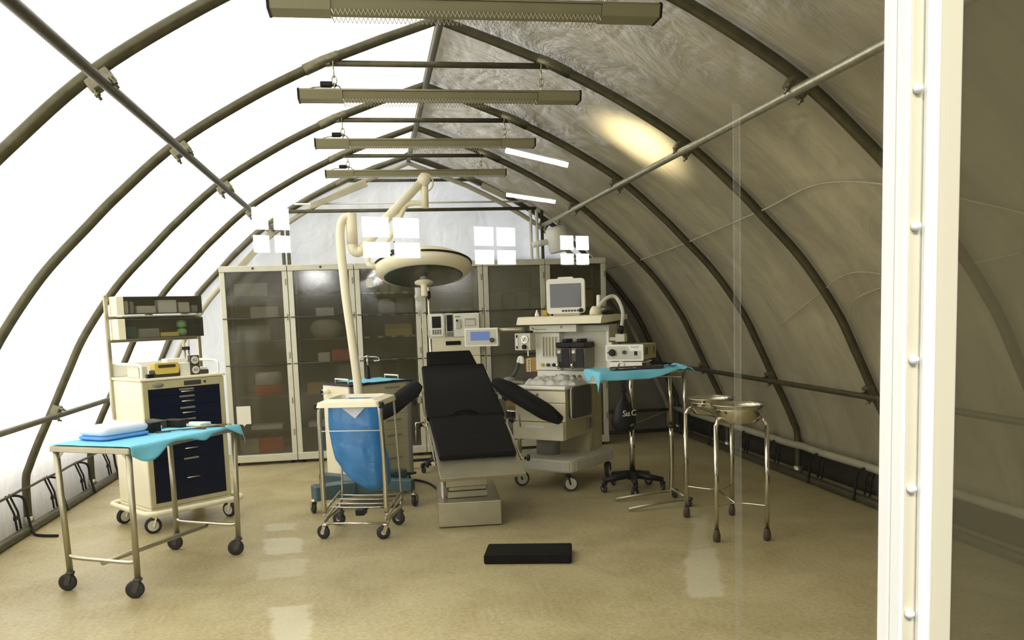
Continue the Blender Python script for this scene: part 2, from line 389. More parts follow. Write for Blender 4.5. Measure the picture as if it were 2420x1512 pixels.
# ------------------------------------------------------------------ camera
CAMZ = 1.6
def cam():
    pan, tilt, roll = 0.15937, 0.10416, -0.03306
    f = Vector((math.sin(pan) * math.cos(tilt), math.cos(pan) * math.cos(tilt), -math.sin(tilt)))
    r = Vector((math.cos(pan), -math.sin(pan), 0)); u = r.cross(f)
    r2 = r * math.cos(roll) + u * math.sin(roll); u2 = -r * math.sin(roll) + u * math.cos(roll)
    cd = bpy.data.cameras.new('camera'); cd.sensor_width = 36; cd.sensor_fit = 'HORIZONTAL'
    cd.lens = 2000 / 2420 * 36; cd.shift_y = (945 - 756) / 2420; cd.clip_start = 0.02; cd.clip_end = 200
    o = bpy.data.objects.new('camera', cd); COL.objects.link(o)
    mt = Matrix((r2, u2, -f)).transposed().to_4x4(); mt.translation = (0, 0, CAMZ); o.matrix_world = mt
    S.camera = o
cam()

# ------------------------------------------------------------------ tent shell
XR = 0.511
HALF = [(0, 3.48), (0.37, 3.35), (0.74, 3.21), (1.18, 2.995), (1.66, 2.705), (2.02, 2.40), (2.22, 2.205), (2.51, 1.905), (2.78, 1.53), (2.93, 1.24), (3.08, 0.925), (3.20, 0.68), (3.28, 0.50), (3.315, 0.40), (3.325, 0.2), (3.325, 0.0)]
def half_curve(n=6):
    a = [Vector((x, 0, z)) for x, z in HALF[:3]]
    b = [Vector(p) for p in spline([(x, 0, z) for x, z in HALF[2:]], n)]
    return a[:2] + b
HC = half_curve()
def resample(P, n):
    L = [0]
    for i in range(1, len(P)): L.append(L[-1] + (P[i] - P[i - 1]).length)
    out = []; j = 0
    for k in range(n + 1):
        s = L[-1] * k / n
        while j < len(P) - 2 and L[j + 1] < s: j += 1
        t = (s - L[j]) / max(L[j + 1] - L[j], 1e-9); out.append(P[j].lerp(P[j + 1], min(max(t, 0), 1)))
    return out
HY = [4.079 + 1.5797 * k for k in range(5)]           # five hoops
Y0, Y1 = 0.95, 10.46
def skin_half(sgn, name, zmin=0.0):
    NP, NY = 72, 150
    P = resample(HC, NP)
    if zmin > 0:
        P = [p for p in P if p.z > zmin] ; NP = len(P) - 1
    nor = []
    for i, p in enumerate(P):
        t = P[min(i + 1, NP)] - P[max(i - 1, 0)]; nn = Vector((-t.z, 0, t.x)); nn = nn if nn.x + nn.z > 0 else -nn; nor.append(nn.normalized())
    def fn(u, v):
        i = round(u * NP); y = Y0 + (Y1 - Y0) * v; p = P[i]; n = nor[i]
        ph = ((y - HY[0]) / 1.5797) % 1.0
        sag = -0.022 * math.sin(PI * ph) ** 2 if zmin >= 0 else 0
        q = Vector((p.x * 0.9 * sgn, y * 0.8, p.z * 0.9))
        w = noise.noise(q * 1.3) * 0.016 + noise.noise(Vector((p.x * 2 * sgn + y, y * 0.9 - p.z, p.z * 2.2)) * 1.6) * 0.010
        k = abs(noise.noise(Vector((p.z * 2.1 + y * .6, y * .8 - p.x, 3.7 * sgn)))); w -= max(0, 0.09 - k) * 0.09
        off = 0.052 + sag + w * min(1.0, 3 * math.sin(PI * ph) + .15)
        if i == 0: return (XR, y, p.z + 0.06)
        off = max(off, 0.034)
        return (XR + sgn * (p.x + n.x * off), y, p.z + n.z * off)
    b = MB(); b.grid(fn, NP, NY); return tag(b.build(name, 'skin'), kind='structure')
wl = skin_half(-1, 'wall_left'); wr = skin_half(1, 'wall_right', 0.27)
tag(wl, 'translucent white sheeting of the sunlit tent side'); tag(wr, 'creased grey-green sheeting of the shaded tent side')
def seam(parent, pts, w, sgn=1):
    """welded seam: a raised strip on the inner face of the sheeting; pts = (y, z)"""
    b = MB(); Q = spline([(0, y, z) for y, z in pts], 10); R_ = []
    for q in Q:
        zz = q.z
        for i in range(len(HC) - 1):
            if HC[i].z >= zz >= HC[i + 1].z:
                t = (HC[i].z - zz) / max(HC[i].z - HC[i + 1].z, 1e-9); x = HC[i].x + (HC[i + 1].x - HC[i].x) * t; break
        else: x = 3.3
        R_.append((XR + sgn * (x + 0.016), q.y, zz))
    b.tube(R_, w, 6); return b.build('seam', 'hem', parent)
seam(wr, [(2.6, 1.55), (3.6, 2.0), (4.6, 2.28), (5.66, 2.24), (7.24, 2.16), (8.82, 2.10), (10.3, 2.08)], 0.006)
seam(wr, [(4.6, 1.70), (5.2, 1.78), (5.9, 1.62), (6.7, 1.40)], 0.004)
seam(wr, [(3.7, 1.80), (4.4, 1.74), (5.3, 1.62), (5.6, 1.45)], 0.004)
# floor
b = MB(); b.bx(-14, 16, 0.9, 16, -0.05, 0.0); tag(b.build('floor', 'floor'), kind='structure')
b = MB(); b.bx(-14, 22, -34, 0.9, -0.05, 0.0); tag(b.build('floor_hall', 'hall_floor'), kind='structure', label='dark hall floor outside the tent')
# end wall sheet
def end_sheet():
    P = resample(HC, 40); b = MB(); y = 10.44
    def fn(u, v):
        i = round(v * 40); p = P[i]; x = (2 * u - 1) * (p.x + 0.03) ; z = p.z + 0.03 * (p.z > .1)
        w = noise.noise(Vector((x * .9, z * 1.1, 9.3))) * 0.02 + noise.noise(Vector((x * 4, z * .7, 2.1))) * 0.012
        return (XR + x, y + w, z)
    b.grid(fn, 60, 40); return tag(b.build('wall_back', 'skin_end'), kind='structure', label='end wall sheeting behind the shelf units')
end_sheet()
# ground skirt outside the raised right hem, hem sleeve and left hem tube
b = MB(); b.grid(lambda u, v: (XR + 3.325 + 0.06 + 0.1 * (1 - v) , Y0 + (Y1 - Y0) * u, 0.34 * v), 40, 4)
tag(b.build('trim_1', 'skirt', solid=0.006), kind='structure', label='dark ground skirt below the shaded side')
def hem(sgn, z, r, name, m):
    b = MB(); pts = [(XR + sgn * (3.318 - 0.02) + .008 * noise.noise(Vector((k * .7, sgn, 0))), Y0 + (Y1 - Y0) * k / 48, z + 0.012 * noise.noise(Vector((k * .5, 5, sgn)))) for k in range(49)]
    b.tube(pts, r, 8); return b.build(name, m)
tag(hem(1, 0.285, 0.034, 'trim_2', 'hem'), kind='structure', label='pale rolled hem along the shaded side')
tag(hem(-1, 0.33, 0.011, 'trim_3', 'pipe'), kind='structure', label='thin hem rod along the sunlit side')

# hoops
def tube_pts(): return [(-p.x, 0, p.z) for p in HC[::-1]] + [(p.x, 0, p.z) for p in HC[1:]]
def clamp_mb(x, z, ang):
    """cross clamp with two bolts where a purlin meets the hoop"""
    b = MB(); c = Vector((x, 0, z)); ca, sa = math.cos(ang), math.sin(ang)
    rot = Matrix(((ca, 0, -sa), (0, 1, 0), (sa, 0, ca)))
    b.box(c, (0.12, 0.072, 0.066), rot, 0.012)
    for s in (-1, 1):
        p = c + rot @ Vector((s * 0.045, -0.03, -0.045)); b.cyl(p + rot @ Vector((0, 0, -0.03)), p + rot @ Vector((0, 0, 0.05)), 0.007, seg=8)
        b.cyl(p + rot @ Vector((0, 0, -0.012)), p + rot @ Vector((0, 0, 0.0)), 0.014, seg=6)
    return b
ZT = 3.2
def make_hoop(label, y, tie=True):
    t = thing('tent_hoop', label, 'tent hoop', (XR, y, 0), 0, 'steel hoops of the tent')
    b = MB(); b.tube(tube_pts(), 0.031, 12); b.build('arch_tube', 'pipe', t)
    for s in (-1, 1):
        b = MB(); b.tube([(s * 0.64, 0, 3.247), (s * 0.74, 0, 3.21), (s * 0.86, 0, 3.155)], 0.0365, 12); b.box((s * .72, 0, 3.205), (.05, .05, .045), None, .006); b.build('splice_sleeve', 'clampsteel', t)
        clamp_mb(s * 1.637, 2.665, -s * R(34)).build('clamp', 'clampsteel', t)
        clamp_mb(s * 3.05, 0.92, -s * R(66)).build('clamp', 'clampsteel', t)
        b = MB(); b.bx(s * 3.325 - 0.06, s * 3.325 + 0.05, -0.06, 0.06, 0.0, 0.02, 0.004); b.cyl((s * 3.325, 0, 0.0), (s * 3.325, 0, 0.09), 0.042, seg=14); b.build('foot_plate', 'pipe_bright', t)
    b = MB(); b.cyl((-0.74, 0, ZT), (0.74, 0, ZT), 0.019, seg=10); b.build('tie_bar', 'pipe', t)
    return t
hn = ['nearest steel tent hoop, its peak cut off above the picture', 'second steel tent hoop, carrying the lamp with the black plug', 'third steel tent hoop, its right foot beside the basin stand', 'fourth steel tent hoop, standing just in front of the shelf units', 'farthest steel tent hoop, against the end wall behind the shelf units']
h0 = make_hoop(hn[0], HY[0])
for k in range(1, 5): dup(h0, hn[k], (XR, HY[k], 0))
# lengthwise pipes
def run(name, label, x, z, r, m='pipe', y0=1.0, y1=10.4):
    b = MB(); ys = [y0 + (y1 - y0) * k / 6 for k in range(7)]
    b.tube([(x, y, z) for y in ys], r, 12); t = solo(b.build(name, m), label, 'tent pipe'); return t
run('ridge_pipe', 'steel ridge pipe running along the peak of the tent', XR, 3.415, 0.024)
run('purlin_pipe', 'upper purlin pipe on the bright white side of the tent', XR - 1.60, 2.635, 0.025)
run('purlin_pipe', 'bright upper purlin pipe on the grey shaded side', XR + 1.60, 2.635, 0.025, 'pipe_bright')
run('purlin_pipe', 'low purlin pipe on the white side, level with the drawer cart', XR - 3.0, 0.90, 0.023)
run('purlin_pipe', 'low purlin pipe on the shaded side, behind the steel bowls', XR + 3.0, 0.90, 0.023)
run('base_rail', 'floor rail pipe along the white side of the tent', XR - 3.235, 0.036, 0.035)
run('base_rail', 'floor rail pipe along the shaded side of the tent', XR + 3.235, 0.036, 0.035)
# strap loops tying the hem to the floor rail
def make_strap(sgn, label, y, tail):
    t = thing('tie_down_strap', label, 'strap', (XR + sgn * 3.262, y, 0), 0, 'black tie-down straps along the floor rails')
    zt = 0.34 if sgn < 0 else 0.30
    for dy in (-0.035, 0.03):
        b = MB(); b.tube([(0.05 * sgn, dy, zt), (0.0, dy * 1.05, 0.2), (-0.012 * sgn, dy * 1.1, 0.07)], 0.008, 6); b.build('webbing', 'fabric_black', t)
    b = MB(); b.tube(spline([(0.045 * sgn, 0.03, zt - .01), (-0.02 * sgn, 0.10, zt - .05), (-0.035 * sgn, 0.12, 0.14), (-0.075 * sgn, 0.085, 0.02)] + ([(-0.16 * sgn, 0.0, 0.012), (-0.30 * sgn, -0.05, 0.012)] if tail else [])), 0.011, 6); b.build('loose_tail', 'fabric_black', t)
    b = MB(); b.box((0.0, 0.0, 0.16), (0.02, 0.085, 0.03), None, 0.004); b.build('buckle', 'black', t)
    return t
LS = [(6.86, 'black tie-down strap with its tail lying on the floor at the left edge', True), (7.62, 'black tie-down strap just left of the instrument table', False), (8.36, 'black tie-down strap seen under the instrument table top', False), (9.15, 'black tie-down strap at the back corner of the white side', False)]
for y, l, tl in LS: make_strap(-1, l, y, tl)
RS = [(9.75, 'black tie-down strap farthest back along the shaded side'), (8.95, 'black tie-down strap behind the left legs of the basin stand'), (8.2, 'black tie-down strap seen behind the legs of the basin stand'), (7.52, 'black tie-down strap just left of the shaded hoop foot'), (6.72, 'black tie-down strap just right of the shaded hoop foot'), (6.0, 'black tie-down strap against the white window post')]
for y, l in RS: make_strap(1, l, y, False)

# end frame inside the end wall
t = thing('end_wall_frame', 'pale taped pipe frame of the end wall above the shelf units', 'frame', (XR, 10.33, 0))
inner = [Vector((p.x * 0.965 - 0.03 if p.x > .05 else 0, 0, p.z - 0.09)) for p in HC]
b = MB(); b.tube([(-p.x, 0, p.z) for p in inner[::-1] if p.z > .05] + [(p.x, 0, p.z) for p in inner[1:] if p.z > .05], 0.028, 10); b.build('arch_pipe', 'hem', t)
b = MB(); b.cyl((-1.42, -0.02, 2.84), (1.52, -0.02, 2.84), 0.021, seg=10); b.build('cross_bar', 'pipe', t)
b = MB(); b.cyl((-1.35, 0.03, 2.93), (1.45, 0.03, 2.93), 0.012, seg=8); b.build('upper_bar', 'white', t)
for x, m in ((-1.50, 'pipe'), (-1.44, 'pipe'), (1.46, 'white'), (1.535, 'white'), (1.60, 'pipe')):
    b = MB(); b.cyl((x, -.01, 0.0), (x + (0.0 if x < 0 else -.01), -.01, 2.82), 0.02, seg=10); b.build('upright', m, t)
for z in (0.29, 0.03):
    b = MB(); b.cyl((1.6, -.02, z), (3.18, -.02, z), 0.022, seg=10); b.build('low_rail', 'pipe', t)
b = MB(); b.tube([(2.6, -.02, 0.08), (3.14, -.02, 0.27)], 0.014, 8); b.build('brace', 'hem', t)
# flat tape strips that hold the sheet to the arch
for i, (x0, z0, x1, z1) in enumerate(((0.86, 3.12, 1.15, 2.98), (-0.5, 3.15, -1.15, 2.9), (2.02, 2.08, 2.32, 1.68), (-1.6, 2.62, -2.0, 2.2), (2.38, 1.62, 2.62, 1.25))):
    b = MB(); b.beam((x0, -0.035, z0), (x1, -0.035, z1), 0.006, 0.07, .002); b.build('tape_strip', 'hem', t)

# ------------------------------------------------------------------ ceiling lamps
def make_lamp(label, y, z, plug=True):
    t = thing('strip_lamp', label, 'lamp', (0.517, y, z), 0, 'strip lamps hung from the tie bars')
    sec = [(-0.075, 0.022), (-0.06, -0.030), (0.06, -0.030), (0.075, 0.022), (0.06, 0.034), (-0.06, 0.034)]
    YZ = Matrix(((0, 0, 1), (1, 0, 0), (0, 1, 0))).to_4x4()
    b = MB(); b.prism([(-0.075, 0.02), (0.075, 0.02), (0.06, 0.034), (-0.06, 0.034)], Matrix.Translation((-0.91, 0, 0)) @ YZ, 1.82); b.build('housing', 'fixture', t)
    for x0, w in ((-0.90, 0.265), (0.62, 0.28)):
        b = MB(); b.prism(sec, Matrix.Translation((x0, 0, 0)) @ YZ, w); b.build('end_cover', 'fixture', t)
    for x0 in (-0.912, 0.90):
        b = MB(); b.prism([(a * 1.05, c * 1.08) for a, c in sec], Matrix.Translation((x0, 0, 0)) @ YZ, 0.012); b.build('end_cap', 'black', t)
    b = MB(); b.prism([(-0.066, 0.018), (-0.052, -0.026), (0.052, -0.026), (0.066, 0.018)], Matrix.Translation((-0.634, 0, 0)) @ YZ, 1.252)
    for k in range(90): b.beam((-0.63 + 1.245 * k / 89, -0.0605, 0.008), (-0.63 + 1.245 * k / 89, -0.0535, -0.024), 0.003, 0.002)
    lv = b.build('lens', 'fixture', t)
    for y in (-0.056, 0.056):
        b = MB(); n = 62; pts = []
        for k in range(2 * n): pts.append((-0.632 + 1.245 * k / (2 * n - 1), y, -0.026 - (0.024 if k % 2 else 0.0)))
        b.tube(pts, 0.0034, 4); b.build('louvre', 'louvre', t)
    L = ZT - z - 0.03
    for x in (-0.685, 0.655):
        b = MB(); zz = 0.035; k = 0
        while zz < L - 0.015:
            c = (x + 0.002, 0, zz + 0.02); pl = 'xz' if k % 2 else 'yz'
            pts = [(p[0], p[1], c[2] + (p[2] - c[2]) * 1.9) for p in arc(c, 0.0155, 0, 330, 10, pl)]
            b.tube(pts, 0.0046, 5, closed=True); zz += 0.044; k += 1
        b.tube(arc((x, 0, L + 0.03), 0.026, 0, 340, 12, 'yz'), 0.004, 5); b.build('chain', 'pipe_bright', t)
    if plug:
        b = MB(); b.box((-0.735, 0.01, 0.075), (0.075, 0.045, 0.035), None, 0.008); b.cyl((-0.695, .01, .075), (-0.67, .01, .07), 0.012, seg=8); b.build('plug', 'black', t)
        b = MB(); b.tube(spline([(-0.86, 0, 0.036), (-0.82, 0.01, 0.055), (-0.77, 0.01, 0.06), (-0.67, 0.01, 0.07), (-0.64, 0.02, 0.05), (-0.60, 0, 0.036)]), 0.004, 6); b.build('cord', 'midgrey', t)
    return t
l1 = make_lamp('nearest hanging strip lamp, cut by the top edge of the picture', HY[0], 3.0)
for k, lb in ((1, 'second hanging strip lamp, with a black plug on its left end'), (2, 'third hanging strip lamp, in front of the third hoop'), (3, 'farthest and smallest hanging strip lamp, above the surgical lamp arm')):
    dup(l1, lb, (0.517, HY[k], 2.985 + 0.012 * k))

# ------------------------------------------------------------------ shelf units (six in a row)
CX0, CW, CY, CD = -1.61, 0.718, 9.6, 0.52
def make_unit(label, x, fronts=(0, 1, 2), shelves=(0.38, 0.75, 1.11, 1.37, 1.62, 1.86), sheet='front_sheet', lines=True, labels=()):
    t = thing('shelf_unit', label, 'shelf unit', (x, CY, 0), 0, 'sheet-fronted shelf units along the end wall')
    w = CW - 0.006
    for px in (0.0, w - 0.055):
        for py in (0.0, CD - 0.055):
            b = MB(); b.bx(px, px + 0.055, py, py + 0.055, 0.10, 2.12, .004); b.build('post', 'alu', t)
    b = MB(); b.bx(0, w, -0.012, CD, 2.12, 2.185, .006); r = b.build('top_rail', 'alu', t)
    b = MB(); b.cyl((w * .5, -0.012, 2.155), (w * .5, -0.017, 2.155), 0.013, seg=12); b.build('stud', 'darkgrey', r)
    b = MB(); b.bx(0, w, -0.02, CD, 0.035, 0.115, .006); b.build('plinth', 'alu', t)
    for px in (0.06, w - 0.06):
        for py in (0.06, CD - 0.08):
            b = MB(); b.cyl((px, py, 0), (px, py, 0.04), 0.02, seg=10); b.build('foot', 'black', t)
    b = MB(); b.bx(0.02, w - 0.02, CD - 0.015, CD - 0.008, 0.115, 2.12); b.build('back_sheet', 'darkback', t)
    for px in (0.02, w - 0.028):
        b = MB(); b.bx(px, px + .006, 0.056, CD - 0.056, 0.115, 2.12); b.build('side_sheet', 'darkback', t)
    for z in shelves:
        b = MB(); b.bx(0.03, w - 0.03, 0.09, CD - 0.02, z - 0.012, z); sh = b.build('shelf', 'midgrey', t)
        if z in labels:
            b = MB()
            for k in labels[z]: b.bx(0.075 + 0.075 * k, 0.075 + 0.075 * k + 0.055, 0.085, 0.089, z - 0.016, z + 0.004)
            b.build('label_strip', 'paper', sh)
    Z = ((1.625, 2.118), (1.115, 1.612), (0.117, 1.102))
    for k in fronts:
        b = MB(); b.bx(0.056, w - 0.056, 0.02, 0.024, *Z[k]); b.build('front_sheet', sheet, t)
    if lines:
        for z in (1.618, 1.108):
            b = MB(); b.cyl((0.01, -0.006, z), (w - 0.01, -0.006, z), 0.0055, seg=8); b.build('locking_bar', 'darkgrey', t)
        for z in (2.0, 1.62, 1.2, 0.7, 0.35):
            b = MB(); b.box((w - 0.02, -0.004, z), (0.014, 0.012, 0.07), None, .003); b.build('hinge', 'alu_shade', t)
    return t
UL = ['leftmost shelf unit, beside the blue drawer cart, with a red-based box inside', 'shelf unit directly left of the surgical lamp pole, red box high inside', 'shelf unit behind the lamp pole, with a yellow bin and labelled shelves', 'shelf unit behind the head of the operating table, holding white equipment', 'shelf unit behind the small blue-screen display', 'rightmost shelf unit, behind the patient monitor']
lab = {1.86: (0, 1, 2, 3, 4, 6), 1.62: (0, 2, 4, 6, 7), 1.37: (0, 2, 4, 6, 7), 1.11: (1, 4, 6, 7)}
for k in range(6):
    x = CX0 + CW * k
    if k == 3: make_unit(UL[k], x, (0,), (1.65, 1.86), 'front_sheet_pale', True, {1.65: (0, 2, 3, 5, 6)})
    else: make_unit(UL[k], x, sheet='front_sheet_pale' if k == 4 else 'front_sheet', labels=lab if k == 2 else ())
# contents
def item(name, label, cat, c, d, m, group=None, rz=0, bev=0.008):
    b = MB(); b.box((0, 0, d[2] / 2), d, None, bev); return solo(b.build(name, m), label, cat, group, c, rz)
def sharps(label, c, s=1.0, group=None):
    t = thing('sharps_box', label, 'box', c, 4, group)
    b = MB(); b.lathe([(0.10 * s, 0), (0.125 * s, 0.01), (0.135 * s, 0.09 * s), (0.13 * s, 0.1 * s)], (0, 0, 0), None, 4 * 6, 1, .75); b.build('base', 'red', t)
    b = MB(); b.lathe([(0.12 * s, 0.1 * s), (0.115 * s, 0.2 * s), (0.09 * s, 0.215 * s)], (0, 0, 0), None, 24, 1, .75); b.build('lid', 'paper', t)
YI = 9.78
sharps('white box with a red base, inside the leftmost shelf unit', (-1.18, YI, 0.751), 1.25)
b = MB(); b.box((0, 0, .085), (0.27, 0.2, 0.17), None, .02); solo(b.build('red_bin', 'red'), 'dim red bin low in the leftmost shelf unit', 'bin', None, (-1.19, YI, 0.1175))
item('carton', 'pale carton on the lowest shelf line of the leftmost shelf unit', 'box', (-1.42, YI, 0.1175), (0.2, 0.18, 0.16), 'card')
item('carton', 'flat white pack above the notice in the leftmost shelf unit', 'box', (-1.22, YI, 0.381), (0.34, 0.2, 0.05), 'paper')
item('carton', 'large dull carton at the top of the leftmost shelf unit', 'box', (-1.3, YI, 1.861), (0.36, 0.2, 0.14), 'card')
item('carton', 'dull carton on the second shelf of the leftmost shelf unit', 'box', (-1.17, YI, 1.621), (0.3, 0.2, 0.12), 'card')
item('carton', 'wide grey carton in the middle of the leftmost shelf unit', 'box', (-1.3, YI, 1.371), (0.36, 0.2, 0.17), 'midgrey')
b = MB(); b.prism([(-.075, .1), (.075, .1), (.075, -.1), (.02, -.1), (0, -.125), (-.02, -.1), (-.075, -.1)], front(0, 0, 0), 0.003); solo(b.build('paper_notice', 'paper'), 'white paper notice on the sheet of the leftmost shelf unit', 'notice', None, (-1.45, 9.612, 0.56))
item('red_bin', 'red bin beside a white pack in the second shelf unit', 'bin', (-0.36, YI, 1.111), (0.22, 0.2, 0.13), 'red', bev=.02)
item('carton', 'small white pack beside the red bin in the second shelf unit', 'box', (-0.555, YI, 1.111), (0.13, 0.2, 0.1), 'paper')
item('carton', 'white carton at the middle of the second shelf unit', 'box', (-0.52, YI, 1.621), (0.2, 0.15, 0.09), 'paper')
b = MB(); b.lathe([(0.10, 0), (0.15, 0.06), (0.17, 0.12), (0.13, 0.19), (0.05, 0.215)], (0, 0, 0), None, 24, 1.1, .7); solo(b.build('linen_pack', 'card'), 'rounded pale pack on the third shelf of the second shelf unit', 'pack', None, (-0.52, YI, 1.371))
item('carton', 'beige carton low in the second shelf unit, left of the refuse cart', 'box', (-0.66, YI, 0.751), (0.2, 0.2, 0.13), 'amber')
item('carton', 'flat white pack near the bottom of the second shelf unit', 'box', (-0.64, YI, 0.381), (0.26, 0.2, 0.06), 'paper')
t = thing('storage_bin', 'yellow open bin on a shelf behind the lamp pole', 'bin', (0.285, 9.76, 1.371))
b = MB(); b.bx(-.15, .15, -.1, .1, 0, .012); b.bx(-.15, .15, -.1, -.09, .012, .075); b.bx(-.15, .15, .09, .1, .012, .13); b.bx(-.15, -.14, -.09, .09, .012, .11); b.bx(.14, .15, -.09, .09, .012, .11); b.build('body', 'yellow', t)
b = MB(); b.box((0, 0, .001), (0.06, 0.003, 0.1), None); solo(b.build('paper_notice', 'paper'), 'small white label at the top of the unit behind the lamp pole', 'notice', None, (-0.015, 9.612, 1.965))
b = MB(); b.lathe([(0.05, 0), (0.055, 0.05), (0.05, 0.11), (0.02, 0.13)], seg=20); k1 = solo(b.build('jar', 'card'), 'left of two small pale jars high in the unit behind the lamp pole', 'jar', 'small pale jars', (0.145, YI, 1.861))
dup(k1, 'right of two small pale jars high in the unit behind the lamp pole', (0.265, YI, 1.861))
b = MB(); b.lathe([(0.08, 0), (0.10, 0.06), (0.085, 0.14), (0.04, 0.17)], seg=20); solo(b.build('linen_pack', 'card'), 'soft pale pack on the second shelf of the unit behind the lamp pole', 'pack', None, (0.165, YI, 1.621))
item('carton', 'grey carton on the second shelf beside the soft pale pack', 'box', (0.37, YI, 1.621), (0.18, 0.18, 0.17), 'midgrey')
for q, (x, w, h, m) in enumerate(((1.40, .14, .2, 'paper'), (1.56, .12, .17, 'card'), (1.72, .14, .2, 'grey'), (1.86, .1, .13, 'paper'))):
    item('carton', ['leftmost', 'second', 'third', 'rightmost'][q] + ' of four pale cartons behind the small blue-screen display', 'box', (x, 9.76, 1.621), (w, 0.18, h), m, 'pale cartons behind the display')
item('carton', 'brown carton at the top of the rightmost shelf unit, behind the monitor', 'box', (2.36, 9.78, 1.621), (0.4, 0.2, 0.2), 'amber')
# white equipment standing in the fourth unit
t = thing('equipment_cabinet', 'white steel equipment cabinet with a black slot, behind the operating table head', 'cabinet', (0.55, 9.60, 0.0))
b = MB(); b.bx(0.062, 0.645, -0.03, 0.44, 0.12, 1.60, .006); b.build('body', 'cream', t)
b = MB(); b.bx(0.068, 0.64, -0.05, -0.03, 1.335, 1.585, .006); b.build('upper_panel', 'white', t)
b = MB(); b.bx(0.068, 0.64, -0.05, -0.03, 1.12, 1.325, .006); dr = b.build('drawer', 'cream', t)
b = MB(); b.bx(0.25, 0.42, -0.058, -0.05, 1.245, 1.29, .003); b.build('slot', 'black', dr)
b = MB(); b.bx(0.068, 0.64, -0.048, -0.03, 0.72, 1.11, .006); b.build('drawer', 'cream', t)
b = MB(); b.bx(0.068, 0.64, -0.048, -0.03, 0.2, 0.71, .006); b.build('drawer', 'cream', t)
b = MB(); b.use('grey'); b.bx(0.37, 0.43, -0.066, -0.05, 1.43, 1.535, .004); b.use('black'); b.cyl((0.385, -0.066, 1.52), (0.385, -0.076, 1.52), .012, seg=12); b.build('dispenser', None, t)
b = MB(); b.use('cream_dull'); b.bx(0.475, 0.60, -0.054, -0.05, 1.455, 1.54); b.use('paper'); b.bx(0.485, 0.59, -0.058, -0.054, 1.46, 1.52); b.build('paper_slot', None, t)
b = MB(); b.bx(0.365, 0.425, -0.053, -0.05, 1.555, 1.57); b.build('green_mark', 'green', t)

# ------------------------------------------------------------------ drawer cart
CR = 38
C = thing('drawer_cart', 'tall cream medication cart with navy blue drawers and a bin rack above', 'cart', (-1.615, 7.13, 0), CR)
b = MB(); b.bx(-0.36, 0.31, -0.255, 0.30, 0.185, 1.165, .012); b.build('body', 'cream', C)
b = MB(); W = .03
b.bx(-0.355, -0.315, -0.268, -0.255, 0.19, 1.16, .003); b.bx(0.265, 0.305, -0.268, -0.255, 0.19, 1.16, .003); b.bx(-0.315, 0.265, -0.268, -0.255, 0.19, 0.225, .003); b.bx(-0.315, 0.265, -0.268, -0.255, 1.10, 1.16, .003); b.build('front_frame', 'cream_dull', C)
b = MB(); b.bx(-0.315, 0.265, -0.2605, -0.255, 0.225, 1.10); b.build('front_recess', 'navy', C)
DZ = [(1.045, 1.097), (0.955, 1.042), (0.865, 0.952), (0.715, 0.862), (0.555, 0.712), (0.228, 0.552)]
for z0, z1 in DZ:
    b = MB(); b.bx(-0.313, 0.263, -0.272, -0.255, z0, z1, .003); d = b.build('drawer', 'navy', C)
    h = z0 + (z1 - z0) * (0.42 if z1 - z0 < .2 else 0.5)
    b = MB(); b.tube([(-0.065, -0.272, h), (-0.065, -0.292, h), (0.035, -0.292, h), (0.035, -0.272, h)], 0.005, 6); b.build('handle', 'chrome', d)
    b = MB(); b.bx(-0.075, 0.045, -0.2745, -0.272, z1 - 0.02, z1 - 0.007); b.build('label_holder', 'midgrey', d)
b = MB(); b.lathe([(0.0, 0.0), (0.045, 0.0), (0.04, 0.004), (0, .005)], (-0.235, -0.268, 1.13), Matrix.Rotation(R(90), 3, 'X'), 20, 1.0, .42); b.build('plaque', 'midgrey', C)
b = MB(); b.bx(-0.03, 0.11, -0.271, -0.268, 1.112, 1.147, .002); b.cyl((0.14, -0.268, 1.13), (0.14, -0.276, 1.13), .01, seg=10); b.build('lock_plate', 'darkgrey', C)
b = MB(); b.bx(-0.372, 0.322, -0.272, 0.312, 1.165, 1.185, .006); b.build('top_plate', 'cream', C)
b = MB(); b.bx(-0.37, 0.32, 0.27, 0.31, 1.185, 1.29, .005); b.build('back_board', 'white', C)
for s, x in ((-1, -0.335), (1, 0.285)):
    b = MB(); b.tube(spline([(x, -0.22, 1.185), (x, -0.225, 1.25), (x, -0.19, 1.285), (x, 0.0, 1.29), (x, 0.24, 1.29)], 6), 0.011, 8); b.build('side_rail', 'white', C)
for x in (-0.365, 0.385):
    b = MB(); b.bx(x - 0.014, x + 0.014, 0.243, 0.271, 0.85, 1.83, .003); b.build('rack_pole', 'brushed', C)
    b = MB(); b.box((x * .96, 0.275, 1.0), (0.05, 0.05, 0.2), None, .004); b.build('pole_bracket', 'cream', C)
for z in (1.795, 1.652, 1.468):
    b = MB(); b.bx(-0.365, 0.385, 0.256, 0.268, z - 0.012, z + 0.012, .003); b.build('rack_rail', 'brushed', C)
b = MB(); b.bx(-0.29, 0.36, 0.15, 0.26, 1.655, 1.668, .002); b.build('rack_rail', 'white', C)
for z0, z1 in ((1.674, 1.815), (1.482, 1.64)):
    b = MB(); x0, x1, y0, y1 = -0.335, 0.366, 0.125, 0.255
    b.bx(x0, x1, y0, y1, z0, z0 + .006); b.bx(x0, x1, y1 - .006, y1, z0 + .006, z1); b.bx(x1 - .006, x1, y0, y1 - .006, z0 + .006, z1); b.bx(x0, x1, y0, y1, z1 - .008, z1); bn = b.build('bin', 'darkgrey', C)
    b = MB(); b.bx(x0 - .004, x0 + .055, y0 - .004, y1 + .002, z0 - .002, z1 + .002, .004); b.build('bin_end', 'cream', bn)
    b = MB(); b.bx(x0 + .056, x1, y0, y0 + .003, z0 + .006, z1 - .008); b.build('bin_front', 'clear_bin', bn)
